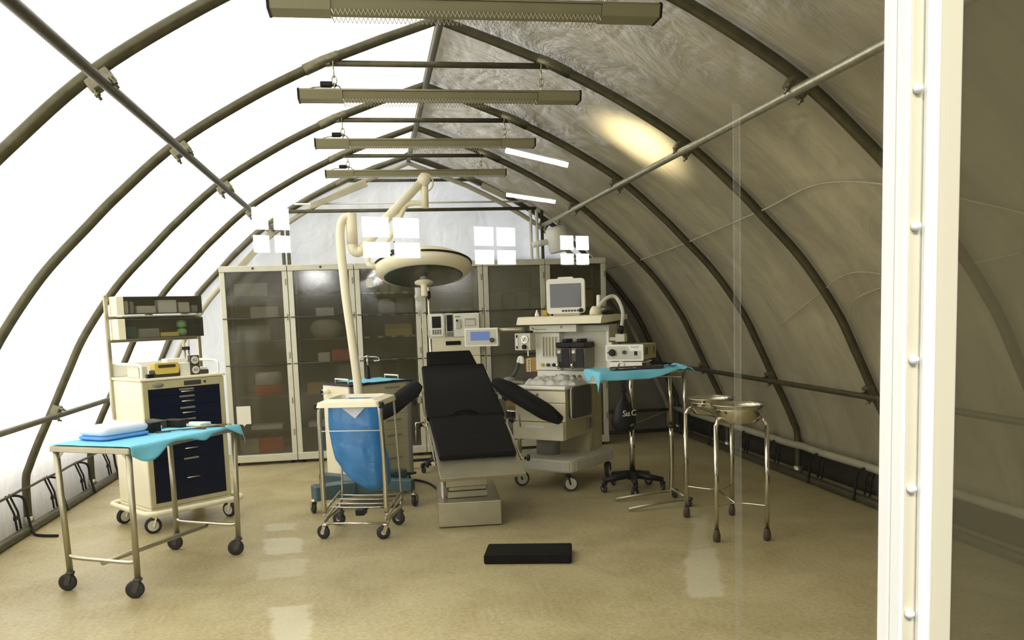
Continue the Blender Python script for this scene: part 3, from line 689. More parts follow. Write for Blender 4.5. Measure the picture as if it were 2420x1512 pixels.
b = MB(); pts = [(x, y, 0.165) for x, y in rrect(0.80, 0.72, 0.09, 5, -0.02, 0.01)]
b.tube(pts, 0.022, 8, closed=True); b.bx(-0.36, 0.31, -0.255, 0.30, 0.145, 0.185, .01); b.build('bumper_base', 'cream', C)
for x, y, a in ((-0.33, -0.26, 30), (0.30, -0.26, -20), (-0.33, 0.27, 60), (0.30, 0.27, 10)):
    caster(C, x, y, 0.15, 0.062, 0.034, a + 40, 'rubber', 'grey', 'cream', hr=.66)
def on_cart(u, v): a = R(CR); return (-1.615 + u * math.cos(a) - v * math.sin(a), 7.13 + u * math.sin(a) + v * math.cos(a))
def citem(name, label, cat, u, v, z, d, m, group=None, bev=.004, rz=38):
    x, y = on_cart(u, v); return item(name, label, cat, (x, y, z), d, m, group, rz, bev)
gb = 'things on the drawer cart top'
xx, yy = on_cart(-0.14, -0.19)
t = thing('glove_dispenser', 'yellow dispenser with a slot in a dark holder on the drawer cart', 'dispenser', (xx, yy, 1.185), CR, gb)
b = MB(); b.bx(-0.105, 0.105, -0.04, 0.04, 0, 0.055, .004); b.build('holder', 'darkgrey', t)
b = MB(); b.prism(rrect(0.19, 0.085, 0.018), front(0, -0.041, 0.068), 0.006); b.build('front', 'yellow', t)
b = MB(); b.bx(-0.097, 0.097, -0.037, 0.03, 0.055, 0.11, .006); b.build('box', 'yellow', t)
b = MB(); b.prism(rrect(0.14, 0.024, 0.011), front(0, -0.047, 0.085), 0.002); b.build('slot', 'brownrubber', t)
citem('carton', 'white carton right of the yellow dispenser on the drawer cart', 'box', 0.02, -0.17, 1.185, (0.09, 0.08, 0.10), 'paper', gb)
citem('carton', 'blue-topped white carton behind the yellow dispenser', 'box', 0.03, 0.0, 1.185, (0.16, 0.1, 0.13), 'white', gb)
citem('carton', 'small grey and white pack left of the yellow dispenser', 'box', -0.29, -0.05, 1.185, (0.07, 0.2, 0.09), 'grey', gb)
citem('carton', 'flat black case at the left rail of the drawer cart', 'box', -0.27, -0.215, 1.185, (0.05, 0.04, 0.03), 'black', gb)
citem('carton', 'flat white pack at the right rail of the drawer cart', 'box', 0.20, 0.0, 1.185, (0.12, 0.2, 0.05), 'paper', gb)
citem('carton', 'small black box at the right front of the drawer cart top', 'box', 0.19, -0.17, 1.185, (0.06, 0.05, 0.035), 'darkgrey', gb)
for q, (z, lb) in enumerate(((1.185, 'lower one of two stacked square dials marked A2 on the drawer cart'), (1.262, 'upper one of two stacked square dials marked A2 on the drawer cart'))):
    xx, yy = on_cart(0.095, -0.205 + .0 * q); t = thing('square_dial', lb, 'dial', (xx, yy, z), CR - 6 * q, 'stacked square dials')
    b = MB(); b.bx(-.038, .038, -.02, .03, 0, .076, .004); b.build('case', 'darkgrey', t)
    b = MB(); b.cyl((0, -.02, .039), (0, -.024, .039), .03, seg=24); b.build('face', 'grey', t)
    text('A2', 0.03, front(0, -.0245, .039), 'darkgrey', 'marking', t)
# things in the two bins
gi = 'packs in the cart bins'
def bin_item(name, label, cat, u, z, d, m, tilt=0):
    o = citem(name, label, cat, u, 0.19, z, d, m, gi, .004)
    if tilt: o.rotation_euler = (0, R(tilt), R(CR))
    return o
for u, w, h, m, lb in ((-0.25, .03, .1, 'card', 'first upright folder at the left of the upper cart bin'), (-0.205, .03, .095, 'midgrey', 'second upright folder in the upper cart bin'), (-0.09, .15, .06, 'card', 'long speckled carton in the upper cart bin'), (0.085, .15, .105, 'grey', 'large pale carton in the middle of the upper cart bin'), (0.225, .09, .085, 'card', 'square carton right of the large one in the upper cart bin'), (0.315, .05, .06, 'midgrey', 'small carton at the right end of the upper cart bin')):
    bin_item('carton', lb, 'box', u, 1.681, (w, .08, h), m)
for u, w, h, m, lb in ((-0.225, .085, .09, 'darkgreen', 'dark green carton at the left of the lower cart bin'), (-0.08, .16, .07, 'clear_plastic', 'heap of clear wrapped packs in the lower cart bin'), (0.09, .15, .035, 'yellow', 'flat yellow pack in the lower cart bin'), (0.31, .07, .1, 'navy', 'dark blue carton at the right of the lower cart bin')):
    bin_item('carton', lb, 'box', u, 1.489, (w, .08, h), m)
for q, z in enumerate((1.489, 1.556)):
    x, y = on_cart(0.205, 0.185); b = MB(); b.lathe([(.02, 0), (.038, .012), (.04, .04), (.03, .058), (.008, .064)], seg=16)
    solo(b.build('tape_roll', 'green'), ('lower' if q == 0 else 'upper') + ' of two green rolls in the lower cart bin', 'roll', gi, (x, y, z), CR)
# thin pole stand behind the cart top
t = thing('support_pole', 'thin steel pole with a black clamp standing behind the drawer cart', 'pole', (-1.672, 7.93, 0))
b = MB(); b.cyl((0, 0, 0.02), (0, 0, 1.46), .013, seg=10); b.cyl((0.035, .03, 0.02), (0.035, .03, 1.46), .009, seg=8); b.build('pole', 'brushed', t)
b = MB(); b.box((0.015, 0.01, 1.37), (.06, .05, .03), None, .006); b.build('clamp', 'black', t)
b = MB(); b.lathe([(.14, 0), (.14, .012), (.03, .03)], seg=20); b.build('foot', 'darkgrey', t)

# ------------------------------------------------------------------ instrument table
TB = thing('instrument_table', 'steel instrument table on four casters in the left foreground', 'table', (-1.435, 5.65, 0), 60.4)
HX, HYY = 0.455, 0.262
for x in (-HX, HX):
    for y in (-HYY, HYY):
        b = MB(); b.cyl((x, y, 0.115), (x * 1.02, y * 1.06, 0.868), 0.0185, seg=12); lg = b.build('leg', 'brushed', TB)
        caster(TB, x, y, 0.13, 0.053, 0.03, 30 + random.uniform(-14, 18), 'rubber', 'darkgrey', 'darkgrey')
b = MB(); b.bx(-0.485, 0.485, -0.30, 0.30, 0.885, 0.893); b.build('tabletop', 'brushed', TB)
b = MB()
for y in (-0.297, 0.297): b.bx(-0.487, 0.487, y - .008, y + .008, 0.858, 0.888, .003)
for x in (-0.482, 0.482): b.bx(x - .008, x + .008, -0.30, 0.30, 0.858, 0.888, .003)
b.build('rim', 'brushed', TB)
for x in (-HX, HX):
    for y in (-1, 1):
        b = MB(); b.prism([(0, 0), (0.055, 0), (0, -0.055)], Matrix.Translation((x * 1.02, y * (HYY * 1.06 - .012), 0.866)) @ Matrix(((0, 0, 1), (-y, 0, 0), (0, 1, 0))).to_4x4(), 0.006); b.build('gusset', 'brushed', TB)
for x in (-HX, HX):
    b = MB(); b.tube(spline([(x, -HYY, 0.225), (x, -HYY + .05, 0.208), (x, 0, 0.206), (x, HYY - .05, 0.208), (x, HYY, 0.225)], 5), 0.012, 8); b.build('end_stretcher', 'chrome', TB)
b = MB(); b.cyl((-HX, 0, 0.19), (HX, 0, 0.19), 0.015, seg=10); b.build('long_stretcher', 'brushed', TB)
def tb(u, v, z=0.0): a = R(60.4); return (-1.435 + u * math.cos(a) - v * math.sin(a), 5.65 + u * math.sin(a) + v * math.cos(a), z)
def drape_fn(u, v):
    x = -0.476 + 1.0 * u; s = (v - .5) * 1.0; half = 0.306; n = noise.noise(Vector((x * 4, s * 4, 2.0)))
    drop_r = 0.022 + 0.085 * math.exp(-((x + .36) / .13) ** 2) + 0.035 * math.exp(-((x - .12) / .1) ** 2) + 0.05 * max(0, (x - .36) / .12) + 0.015 * noise.noise(Vector((x * 7, 0, 1)))
    y = 0.30 - v * (0.60 + drop_r); z = 0.8975 + 0.004 * (0.5 + 0.5 * noise.noise(Vector((x * 9, y * 9, 0))))
    if y < -0.306:
        d = -0.306 - y; y = -0.309 - 0.18 * d * (1 + math.sin(x * 17)) ; z = 0.896 - d * 0.95
    if x > 0.488:
        d = x - 0.488; x = 0.492 + 0.6 * d; z -= d * 1.6
    return (x, y, z)
b = MB(); b.grid(drape_fn, 60, 44); dd = b.build('sterile_drape', 'drape', solid=0.0022); solo(dd, 'pale blue sterile drape over the instrument table top', 'drape', None, (-1.435, 5.65, 0), 60.4)
t = thing('towel_pack', 'folded white and blue towel pack at the near end of the instrument table', 'towel', tb(-0.16, 0.13, 0.901), 52)
def pillow(w, d, h, z0):
    return lambda u, v: (w * .5 * math.copysign(abs(math.cos(2 * PI * u)) ** .35, math.cos(2 * PI * u)) * (math.sin(PI * v) ** .22 if 0 < v < 1 else 0), d * .5 * math.copysign(abs(math.sin(2 * PI * u)) ** .35, math.sin(2 * PI * u)) * (math.sin(PI * v) ** .22 if 0 < v < 1 else 0), z0 + h * (1 - math.cos(PI * v)) / 2)
b = MB(); b.grid(pillow(0.35, 0.28, 0.03, 0.0), 40, 10, closed_u=True); b.build('lower_fold', 'towel_blue', t)
b = MB(); b.grid(pillow(0.345, 0.272, 0.06, 0.024), 40, 12, closed_u=True); b.build('upper_fold', 'towel', t)
def titem(name, label, cat, u, v, d, m, rz=60.4, z=0.9035, bev=.004):
    return item(name, label, cat, tb(u, v, z), d, m, 'instruments on the blue drape', rz, bev)
titem('instrument_case', 'long black case lying at the back of the blue drape', 'case', 0.27, 0.20, (0.06, 0.19, 0.05), 'darkgrey', 40)
titem('instrument_case', 'short black case at the middle of the blue drape', 'case', 0.31, 0.07, (0.08, 0.15, 0.05), 'black', 62)
titem('instrument_case', 'upright black block beside the white towel pack', 'case', 0.06, 0.03, (0.07, 0.075, 0.065), 'black', 50)
titem('dressing_pack', 'flat white dressing pack behind the black block', 'pack', 0.13, 0.16, (0.17, 0.12, 0.022), 'paper', 55)
titem('dressing_pack', 'flat white dressing pack at the far end of the blue drape', 'pack', 0.385, -0.03, (0.12, 0.16, 0.018), 'paper', 65)
def forceps(label, u, v, rz, m='brass', L=.2):
    t = thing('forceps', label, 'instrument', tb(u, v, 0.9085), rz, 'instruments on the blue drape')
    b = MB()
    b.tube([(-L * .5, -.004, 0), (L * .08, 0.0, .002), (L * .5, .02, 0)], .004, 6); b.tube([(-L * .5, .004, 0), (L * .08, 0.0, .002), (L * .5, -.02, 0)], .004, 6); b.build('shaft', m, t)
    for s in (-1, 1):
        b = MB(); b.tube(arc((L * .5 + .012, s * .026, 0), .013, 0, 340, 12, 'xy'), .0035, 5, closed=True); b.build('finger_ring', m, t)
forceps('dark forceps lying crosswise on the right of the blue drape', 0.16, -0.14, 15, 'darkgrey')
forceps('longer dark forceps nearest the hanging edge of the blue drape', 0.24, -0.20, 25, 'darkgrey', .24)
forceps('gold-handled forceps farthest right on the blue drape', 0.35, -0.19, 20, 'brass', .2)
titem('scalpel_handle', 'small dark handle in front of the upright black block', 'instrument', 0.05, -0.06, (0.09, 0.012, 0.01), 'darkgrey', 20, bev=.002)

# ------------------------------------------------------------------ refuse cart with blue bag
TR = thing('refuse_cart', 'chrome bag-holder cart with a square cream lid ring', 'cart', (-0.14, 6.30, 0), -15.7)
for s in (-1, 1):
    b = MB(); b.tube(spline([(s * .232, -.19, .19), (s * .230, -.192, .6), (s * .222, -.2, .93), (s * .20, -.19, .985), (s * .17, -.17, 1.0)], 6), .018, 10); b.build('post', 'chrome', TR)
    b = MB(); b.tube([(s * .225, -.21, .145), (s * .235, .25, .20), (s * .21, .25, .98)], .008, 8); b.build('rear_post', 'brushed', TR)
    b = MB(); b.tube([(s * .235, -.205, .115), (s * .235, -.10, .135), (s * .24, .20, .145), (s * .24, .24, .20)], .011, 8); b.build('base_bar', 'brushed', TR)
    b = MB(); b.tube([(s * .232, -.19, .20), (s * .245, .24, .255)], .01, 8); b.build('rack_bar', 'brushed', TR)
    for y in (-.2, -.17):
        b = MB(); b.cyl((s * .232, y, .12), (s * .232, y, .21), .004, seg=6); b.build('link_wire', 'chrome', TR)
b = MB(); b.cyl((-.235, -.205, .115), (.235, -.205, .115), .009, seg=8); b.build('front_bar', 'chrome', TR)
b = MB(); b.cyl((-.24, .20, .145), (.24, .20, .145), .014, seg=8); b.build('pedal_bar', 'darkgrey', TR)
b = MB(); b.box((-.02, .02, .15), (.07, .09, .05), None, .01); b.beam((-.02, .05, .14), (-.02, .2, .145), .03, .015); b.build('pedal', 'black', TR)
for k, y in enumerate((-.12, -.04, .05, .14)):
    b = MB(); z = .21 + .055 * (y + .19) / .43; b.tube([(-.236, y, z), (-.1, y, z - .006), (.1, y, z - .006), (.24, y, z)], .005, 6); b.build('rack_wire', 'chrome', TR)
b = MB(); b.cyl((-.23, -.205, .79), (.23, -.205, .79), .0035, seg=6); b.build('cross_wire', 'white', TR)
b = MB(); o_, i_ = rrect(.445, .50, .025, 3, .003, -.01), rrect(.32, .34, .05, 3)
vo = [b.bm.verts.new((x, y, .965)) for x, y in rrect(.46, .52, .025, 3, .003, -.01)]; vt = [b.bm.verts.new((x, y, 1.0)) for x, y in o_]; vm = [b.bm.verts.new((x * 1.08, y * 1.08, 1.018)) for x, y in i_]; vi = [b.bm.verts.new((x, y, .985)) for x, y in i_]; n = len(vo)
for A, B in ((vo, vt), (vt, vm), (vm, vi), (vi, vo)): b._tag([b.bm.faces.new((A[k], A[(k + 1) % n], B[(k + 1) % n], B[k])) for k in range(n)])
b.build('lid_ring', 'cream', TR)
b = MB()
for s in (-1, 1): b.box((s * .238, -.215, .972), (.035, .05, .045), None, .01)
b.build('corner_block', 'black', TR)
for s in (-1, 1):
    caster(TR, s * .225, -.2, .12, .05, .028, 92 + 18 * s, 'rubber', 'grey', 'chrome'); caster(TR, s * .235, .2, .14, .05, .028, 85, 'rubber', 'grey', 'darkgrey')
# bag
rows = [(.992, -.185, .165, .18), (.95, -.20, .170, .185), (.86, -.202, .168, .185), (.79, -.20, .170, .18), (.68, -.19, .18, .17), (.566, -.166, .20, .16), (.48, -.125, .214, .15), (.42, -.07, .212, .13), (.375, -.02, .205, .11), (.345, .02, .19, .08), (.33, .06, .16, .05), (.325, .10, .12, .01)]
def bag_fn(u, v):
    f = v * (len(rows) - 1); i = min(int(f), len(rows) - 2); t = f - i; z, a, c, d = [rows[i][k] + (rows[i + 1][k] - rows[i][k]) * t for k in range(4)]
    th = 2 * PI * u; cx = (a + c) / 2; rx = (c - a) / 2
    ex = .55 + .4 * v
    x = cx + rx * math.copysign(abs(math.cos(th)) ** ex, math.cos(th)); y = d * math.copysign(abs(math.sin(th)) ** ex, math.sin(th))
    w = noise.noise(Vector((x * 10, y * 9, z * 7))) * .022 * (0.4 + v); fold = .010 * math.sin(th * 5 + z * 9) * (1 - v) - .02 * max(0, .25 - abs(noise.noise(Vector((x * 6 + z * 5, y * 4, z * 3 - x * 4))))) * (1 + v)
    return (x + w * .4, y + (w + fold) * (.9), z)
BG = thing('refuse_bag', 'blue plastic refuse bag hanging in the cart below the cream lid ring', 'bag', (-0.14, 6.30, 0), -15.7)
b = MB(); b.grid(bag_fn, 56, 44, closed_u=True); b.build('film', 'bag_blue', BG)
b = MB(); b.lathe([(.02, .345), (.08, .37), (.095, .44), (.07, .52), (.03, .56)], (.115, 0, 0), None, 20); b.build('contents', 'darkgreen', BG)
b = MB(); b.prism([(-.085, 0), (.085, 0), (.01, -.075)], front(.03, -.208, .955), .002); b.build('folded_corner', 'towel', BG)
b = MB(); b.grid(lambda u, v: ((.165 + .04 * v) * math.copysign(abs(math.cos(2 * PI * u)) ** .5, math.cos(2 * PI * u)) - .01, (.175 + .035 * v) * math.copysign(abs(math.sin(2 * PI * u)) ** .5, math.sin(2 * PI * u)), .968 + .034 * math.sin(v * PI) + .006 * noise.noise(Vector((u * 20, v * 5, 0)))), 48, 6, closed_u=True); b.build('turned_rim', 'bag_blue', BG)

# ------------------------------------------------------------------ white drawer cabinet behind
WC = thing('supply_cart', 'cream supply cart with drawers and a blue cloth on top, behind the refuse bag', 'cart', (-0.12, 7.93, 0), 33)
u0, u1, v0, v1 = -0.285, 0.365, -0.23, 0.23
b = MB(); b.bx(u0, u1, v0, v1, .125, .985, .006); b.build('body', 'cream', WC)
for z0, z1 in ((.88, .975), (.70, .872), (.56, .692), (.42, .552), (.135, .412)):
    b = MB(); b.bx(u0 + .03, u1 - .045, v0 - .012, v0, z0, z1, .004); d = b.build('drawer', 'cream_dull', WC)
    b = MB(); b.bx(.08, .24, v0 - .018, v0 - .012, (z0 + z1) / 2 + .01, (z0 + z1) / 2 + .026, .002); b.build('handle', 'midgrey', d)
for u in (u0 + .012, u1 - .02):
    b = MB(); b.bx(u - .014, u + .014, v0 - .016, v0 + .012, .11, .985, .003); b.build('corner_post', 'midgrey', WC)
b = MB(); b.bx(u0 - .012, u1 + .03, v0 - .025, v1 + .01, .987, 1.002, .003); b.build('top_edge', 'black', WC)
for u, a in ((u0 + .06, 1), (u1 - .05, 1)):
    b = MB(); b.tube([(u, -.12, 1.0), (u, -.12, 1.04), (u, .1, 1.04), (u, .1, 1.0)], .008, 6); b.build('top_handle', 'white', WC)
b = MB(); b.use('white'); b.cyl((u0, .12, .93), (u0 - .07, .12, .93), .022, seg=12); b.use('black'); b.cyl((u0 - .07, .12, .93), (u0 - .095, .12, .93), .016, seg=12); b.build('push_handle', None, WC)
b = MB(); b.bx(u0, u1 + .02, v0 - .02, v1, .105, .125, .003); b.build('base_frame', 'darkgrey', WC)
for x in (u0 + .05, u1 - .03):
    for y in (v0 + .04, v1 - .05): caster(WC, x, y, .11, .048, .03, 25, 'rubber', 'grey', 'grey')
a = R(33); wl_ = lambda u, v: (-.12 + u * math.cos(a) - v * math.sin(a), 7.93 + u * math.sin(a) + v * math.cos(a))
b = MB(); b.grid(lambda u, v: (u0 + .14 + (u1 - u0 - .20) * u, v0 - .02 + (v1 - v0) * v, 1.008 + .012 * max(0, noise.noise(Vector((u * 5, v * 4, 3)))) ), 24, 18); solo(b.build('cover_cloth', 'drape', solid=.002), 'blue cloth lying on the supply cart behind the refuse bag', 'cloth', None, (-.12, 7.93, 0), 33)
x, y = wl_(.16, .15)
t = thing('scope_holder', 'silver T-shaped scope holder with a black grip on the supply cart', 'instrument', (x, y, 1.006))
b = MB(); b.lathe([(.03, 0), (.024, .01), (.019, .03), (.016, .12)], seg=14); b.build('grip', 'black', t)
b = MB(); b.cyl((0, 0, .12), (0, 0, .215), .009, seg=10); b.cyl((0, 0, .205), (0, 0, .225), .018, seg=12); b.tube(spline([(-.1, 0, .175), (-.09, 0, .2), (-.04, 0, .21), (.05, 0, .21), (.1, .0, .2), (.11, 0, .175), (.06, 0, .17)], 5), .006, 6); b.build('cross_arm', 'chrome', t)

# ------------------------------------------------------------------ surgical lamp on mobile base
SL = thing('surgical_lamp', 'white round surgical lamp on a curved pole with a teal wheeled base', 'lamp', (-0.15, 7.28, 0))
b = MB(); b.box((.0, .0, .17), (.34, .3, .13), None, .015); b.beam((-.08, -.12, .165), (-.40, -.24, .165), .15, .12, .01); b.beam((.1, -.1, .18), (.42, -.22, .175), .1, .1, .01)
b.beam((-.05, .1, .17), (-.36, .36, .17), .1, .1, .01); b.beam((.08, .1, .17), (.36, .34, .17), .1, .1, .01); b.build('base', 'teal', SL)
b = MB(); b.cyl((0, 0, .23), (0, 0, .52), .06, seg=20); b.build('column', 'midgrey', SL)
for x, y, an in ((-.40, -.26, 20), (.42, -.25, -25), (-.37, .36, 50), (.37, .34, 10)): caster(SL, x, y, .12, .05, .03, an, 'rubber', 'darkgrey', 'chrome')
b = MB(); b.tube(spline([(0, 0, .5), (.0, 0, .97), (-.03, 0, 1.4), (-.062, 0, 1.78), (-.08, 0, 2.15), (-.078, 0, 2.32), (-.05, 0, 2.405), (.015, 0, 2.43)], 8), .036, 16); b.build('pole', 'cream', SL)
b = MB(); b.cyl((.016, 0, 2.20), (.016, 0, 2.455), .045, seg=20); b.tube(spline([(.016, 0, 2.22), (.02, 0, 2.16), (.055, 0, 2.135), (.11, 0, 2.17)], 6), .042, 16); b.build('pivot_sleeve', 'cream', SL)
b = MB(); b.tube([(.09, 0, 2.155), (.30, 0, 2.40), (.62, 0, 2.715)], [.045, .04, .036], 16); b.build('spring_arm', 'cream', SL)
b = MB(); b.lathe([(0, -.045), (.05, -.04), (.055, 0), (.05, .04), (0, .045)], (.635, 0, 2.725), Matrix.Rotation(R(90), 3, 'X'), 18); b.cyl((.635, 0, 2.72), (.632, 0, 2.49), .032, seg=16); b.build('elbow_joint', 'cream', SL)
b = MB(); b.tube(arc((.635, 0, 2.70), .075, 110, -70, 12), .008, 6); b.build('cable', 'cream', SL)
b = MB(); b.tube(spline([(.62, 0, 2.53), (.52, 0, 2.53), (.455, 0, 2.49), (.36, -.0, 2.30), (.24, 0, 2.16), (.14, 0, 2.09), (.155, 0, 2.02), (.26, 0, 2.0)], 8), .023, 12); b.build('yoke', 'cream', SL)
HR = Matrix.Rotation(R(-14), 3, 'X'); HC_ = Vector((.592, -.02, 2.0))
b = MB(); b.lathe([(0, .12), (.15, .115), (.30, .085), (.385, .04), (.408, 0), (.40, -.045), (.365, -.075), (.335, -.085)], HC_, HR, 56); b.build('lamp_head', 'cream', SL)
b = MB(); b.lathe([(.332, -.0856), (.32, -.0885), (.15, -.0895), (0, -.090)], HC_, HR, 56); b.build('lens', 'lampglass', SL)
b = MB(); b.tube([HC_ + HR @ Vector((.409 * math.cos(R(k)), .409 * math.sin(R(k)), .012)) for k in range(-95, 20, 5)], .009, 6); b.build('trim_line', 'black', SL)
b = MB(); b.tube([HC_ + HR @ Vector((.409 * math.cos(R(k)), .409 * math.sin(R(k)), .012)) for k in range(-165, -125, 5)], .009, 6); b.build('trim_line', 'black', SL)
b = MB(); b.lathe([(0, 0), (.03, 0), (.03, -.03), (.055, -.034), (.078, -.046), (.078, -.058), (.03, -.07), (.026, -.09), (.028, -.165), (.02, -.175)], HC_ + HR @ Vector((0, 0, -.085)), HR, 24); b.build('sterile_handle', 'cream', SL)
p = HC_ + HR @ Vector((-.24, -.335, .03)); b = MB(); b.lathe([(0, -.03), (.02, -.025), (.035, 0), (.03, .012), (.006, .018), (.006, .08)], p, None, 16); b.build('grip_knob', 'black', SL)
b = MB(); b.tube([HC_ + HR @ Vector((-.39, -.06, -.02)), HC_ + HR @ Vector((-.46, -.08, .01))], .02, 10); b.build('side_grip', 'cream', SL)
# lamp on the back wall
t = thing('spot_lamp', 'white cylinder lamp hanging at the end wall above the monitor', 'lamp', (2.26, 10.12, 2.44))
rt = Matrix.Rotation(R(-12), 3, 'Y'); b = MB(); b.lathe([(.10, .16), (.128, .14), (.138, .1), (.142, -.13), (.125, -.145)], (0, 0, 0), rt, 28); b.build('shade', 'white', t)
b = MB(); b.lathe([(.120, -.1455), (.06, -.149), (0, -.149)], (0, 0, 0), rt, 24); b.build('lens', 'lampglass', t)
b = MB(); b.cyl((-.13, 0, -.02), (-.32, .0, -.055), .035, seg=14); b.build('side_tube', 'white', t)
b = MB(); b.cyl((0, 0, .15), (.03, .1, .28), .02, seg=10); b.cyl((.03, .1, .28), (.03, .19, .3), .02, seg=8); b.build('bracket', 'hem', t)

# ------------------------------------------------------------------ operating table
OT = thing('operating_table', 'black padded operating table on a steel pedestal, leg section towards the front', 'operating table', (0.755, 6.2, 0), 1.6)
b = MB(); b.box((-.07, .40, .10), (.475, .78, .187), Matrix.Rotation(R(-5), 3, 'Z'), .006); b.build('base', 'brushed', OT)
b = MB(); b.bx(-.25, .06, .16, .62, .195, .245, .004); b.bx(-.24, .05, .17, .6, .248, .28, .004); b.build('column_collar', 'brushed', OT)
b = MB(); b.bx(-.262, .062, .15, .62, .28, .435, .006); b.bx(-.22, .02, .42, .62, .435, .53, .004); b.build('column', 'brushed', OT)
b = MB(); b.prism([(-.05, 0), (.04, 0), (.02, .22), (-.05, .2)], Matrix.Translation((-.29, .22, .195)) @ Matrix(((0, 0, 1), (1, 0, 0), (0, 1, 0))).to_4x4(), .008); b.build('side_cover', 'white', OT)
b = MB(); b.use('brownrubber'); b.cyl((.06, .35, .40), (.20, .33, .40), .024, seg=14); b.use('brass'); b.cyl((.20, .33, .40), (.225, .33, .4), .01, seg=10); b.build('pump_handle', None, OT)
def incl(y, z, sl, L): return (y + L * math.cos(R(sl)), z + L * math.sin(R(sl)))
def slab(name, y, z, sl, L, w0, w1, th, m, up=0.0, bev=.012, cut=0, parent=OT):
    """slab lying on an incline that starts at (y,z); w0 near width, w1 far width"""
    mt = Matrix.Translation((0, y, z)) @ Matrix.Rotation(R(sl), 4, 'X') @ Matrix.Translation((0, 0, up))
    poly = [(-w0 / 2, 0)]
    if cut:
        poly += [(-cut, 0)] + [(cut * -math.cos(R(k)), cut * .85 * math.sin(R(k))) for k in range(15, 166, 15)] + [(cut, 0)]
    poly += [(w0 / 2, 0), (w1 / 2, L), (-w1 / 2, L)]
    b = MB(); b.prism(poly, mt, th)
    if bev: bmesh.ops.bevel(b.bm, geom=[e for e in b.bm.edges], offset=bev, segments=3, affect='EDGES', profile=.5)
    for f in b.bm.faces: f.smooth = False
    return b.build(name, m, parent)
slab('leg_plate', -.05, .368, 19.5, .96, .645, .63, .028, 'brushed', 0, .003)
y1_, z1_ = incl(-.05, .368, 19.5, .262)
slab('seat_pad', y1_, z1_, 19.5, .69, .60, .62, .042, 'vinyl', .029, .014)
y2_, z2_ = incl(-.05, .366, 19.5, .96)
slab('back_plate', y2_, z2_, 25.2, .89, .60, .54, .02, 'brushed', 0, .003)
slab('back_pad', y2_ - .03, z2_ + .0, 25.2, .90, .66, .575, .05, 'vinyl', .021, .018, .13)
y3_, z3_ = incl(y2_, z2_, 25.2, .90)
slab('head_plate', y3_, z3_, 24, .26, .42, .38, .016, 'brushed', 0, .003)
slab('head_pad', y3_, z3_, 24, .29, .47, .42, .048, 'vinyl', .018, .016)
for s in (-1, 1):
    b = MB(); a0 = incl(-.05, .368, 19.5, .27); a1 = incl(-.05, .368, 19.5, .93); b.beam((s * .333, a0[0], a0[1] + .02), (s * .333, a1[0], a1[1] + .02), .010, .028, .002); b.build('side_rail', 'chrome', OT)
    b = MB(); a0 = incl(y2_, z2_, 25.5, .04); a1 = incl(y2_, z2_, 25.5, .82); b.beam((s * .335, a0[0], a0[1] + .012), (s * .315, a1[0], a1[1] + .012), .010, .028, .002); b.build('side_rail', 'chrome', OT)
    for L, sl, yy, zz in ((.26, 19.5, -.05, .368), (.92, 19.5, -.05, .368)):
        p = incl(yy, zz, sl, L); b = MB(); b.cyl((s * .32, p[0], p[1] + .01), (s * .37, p[0], p[1] + .01), .012, seg=10); b.box((s * .345, p[0], p[1] + .01), (.03, .045, .035), None, .006); c_ = b.build('rail_clamp', 'chrome', OT)
        b = MB(); knob(b, (s * .37, p[0], p[1] + .01), (s, 0, 0), .027, .035); b.build('knob', 'black', c_)
    p = incl(y2_, z2_, 25.5, .36); b = MB(); b.box((s * .355, p[0], p[1] + .02), (.045, .05, .06), None, .006); b.tube([(s * .37, p[0], p[1] + .04), (s * .385, p[0] - .0, p[1] + .13)], .012, 8); c_ = b.build('rail_clamp', 'chrome', OT)
    b = MB(); knob(b, (s * .378, p[0] - .02, p[1] + .0), (s, -.3, 0), .028, .04); b.build('knob', 'black', c_)
b = MB(); b.tube([(-.36, .72, .72), (-.43, .70, .72), (-.43, .70, .66)], .008, 6); b.tube([(-.43, .70, .7), (-.435, .70, .56)], .005, 6); b.build('release_lever', 'chrome', OT)
b = MB(); b.tube([(.36, .86, .76), (.46, .85, .75), (.47, .85, .62)], .008, 6); b.build('release_lever', 'chrome', OT)
def armrest(S_, E_, r, flat, lb):
    S_, E_ = Vector(S_), Vector(E_); ax = (E_ - S_).normalized(); side = ax.cross(Vector((0, 0, 1))).normalized(); up = side.cross(ax)
    b = MB(); n = 12; m = 12
    def fn(u, v):
        th = 2 * PI * u; p = S_.lerp(E_, v); k = min(1.0, 3.2 * min(v + .09, 1 - v + .09)) ** .5
        sx = r * (1.0 + .15 * (1 - v)) * k; sz = r * flat * k
        return p + side * (sx * math.cos(th)) + up * (sz * math.sin(th) - (.35 * r * math.cos(th) ** 2 if flat < .8 else 0))
    b.grid(fn, 20, 16, closed_u=True)
    b.bm.verts.ensure_lookup_table()
    nv = 17; b._tag([b.bm.faces.new([b.bm.verts[i * nv] for i in range(20)]), b.bm.faces.new([b.bm.verts[i * nv + nv - 1] for i in range(19, -1, -1)])])
    return tag(b.build('arm_rest', 'vinyl', OT), lb)
armrest((-.37, 1.26, 1.0), (-.735, .86, .775), .10, .42, 'arm rest reaching behind the refuse cart')
armrest((.325, 1.22, .985), (.80, .77, .665), .088, .85, 'arm rest in front of the anaesthesia drawers')
b = MB(); b.prism(rrect(.56, .29, .012, 3), Matrix.Identity(4), .055); bmesh.ops.bevel(b.bm, geom=b.bm.edges[:], offset=.006, segments=2, affect='EDGES')
solo(b.build('foam_pad', 'vinyl'), 'black rectangular pad lying flat on the floor in the foreground', 'pad', None, (0.93, 5.305, 0.001), -14)

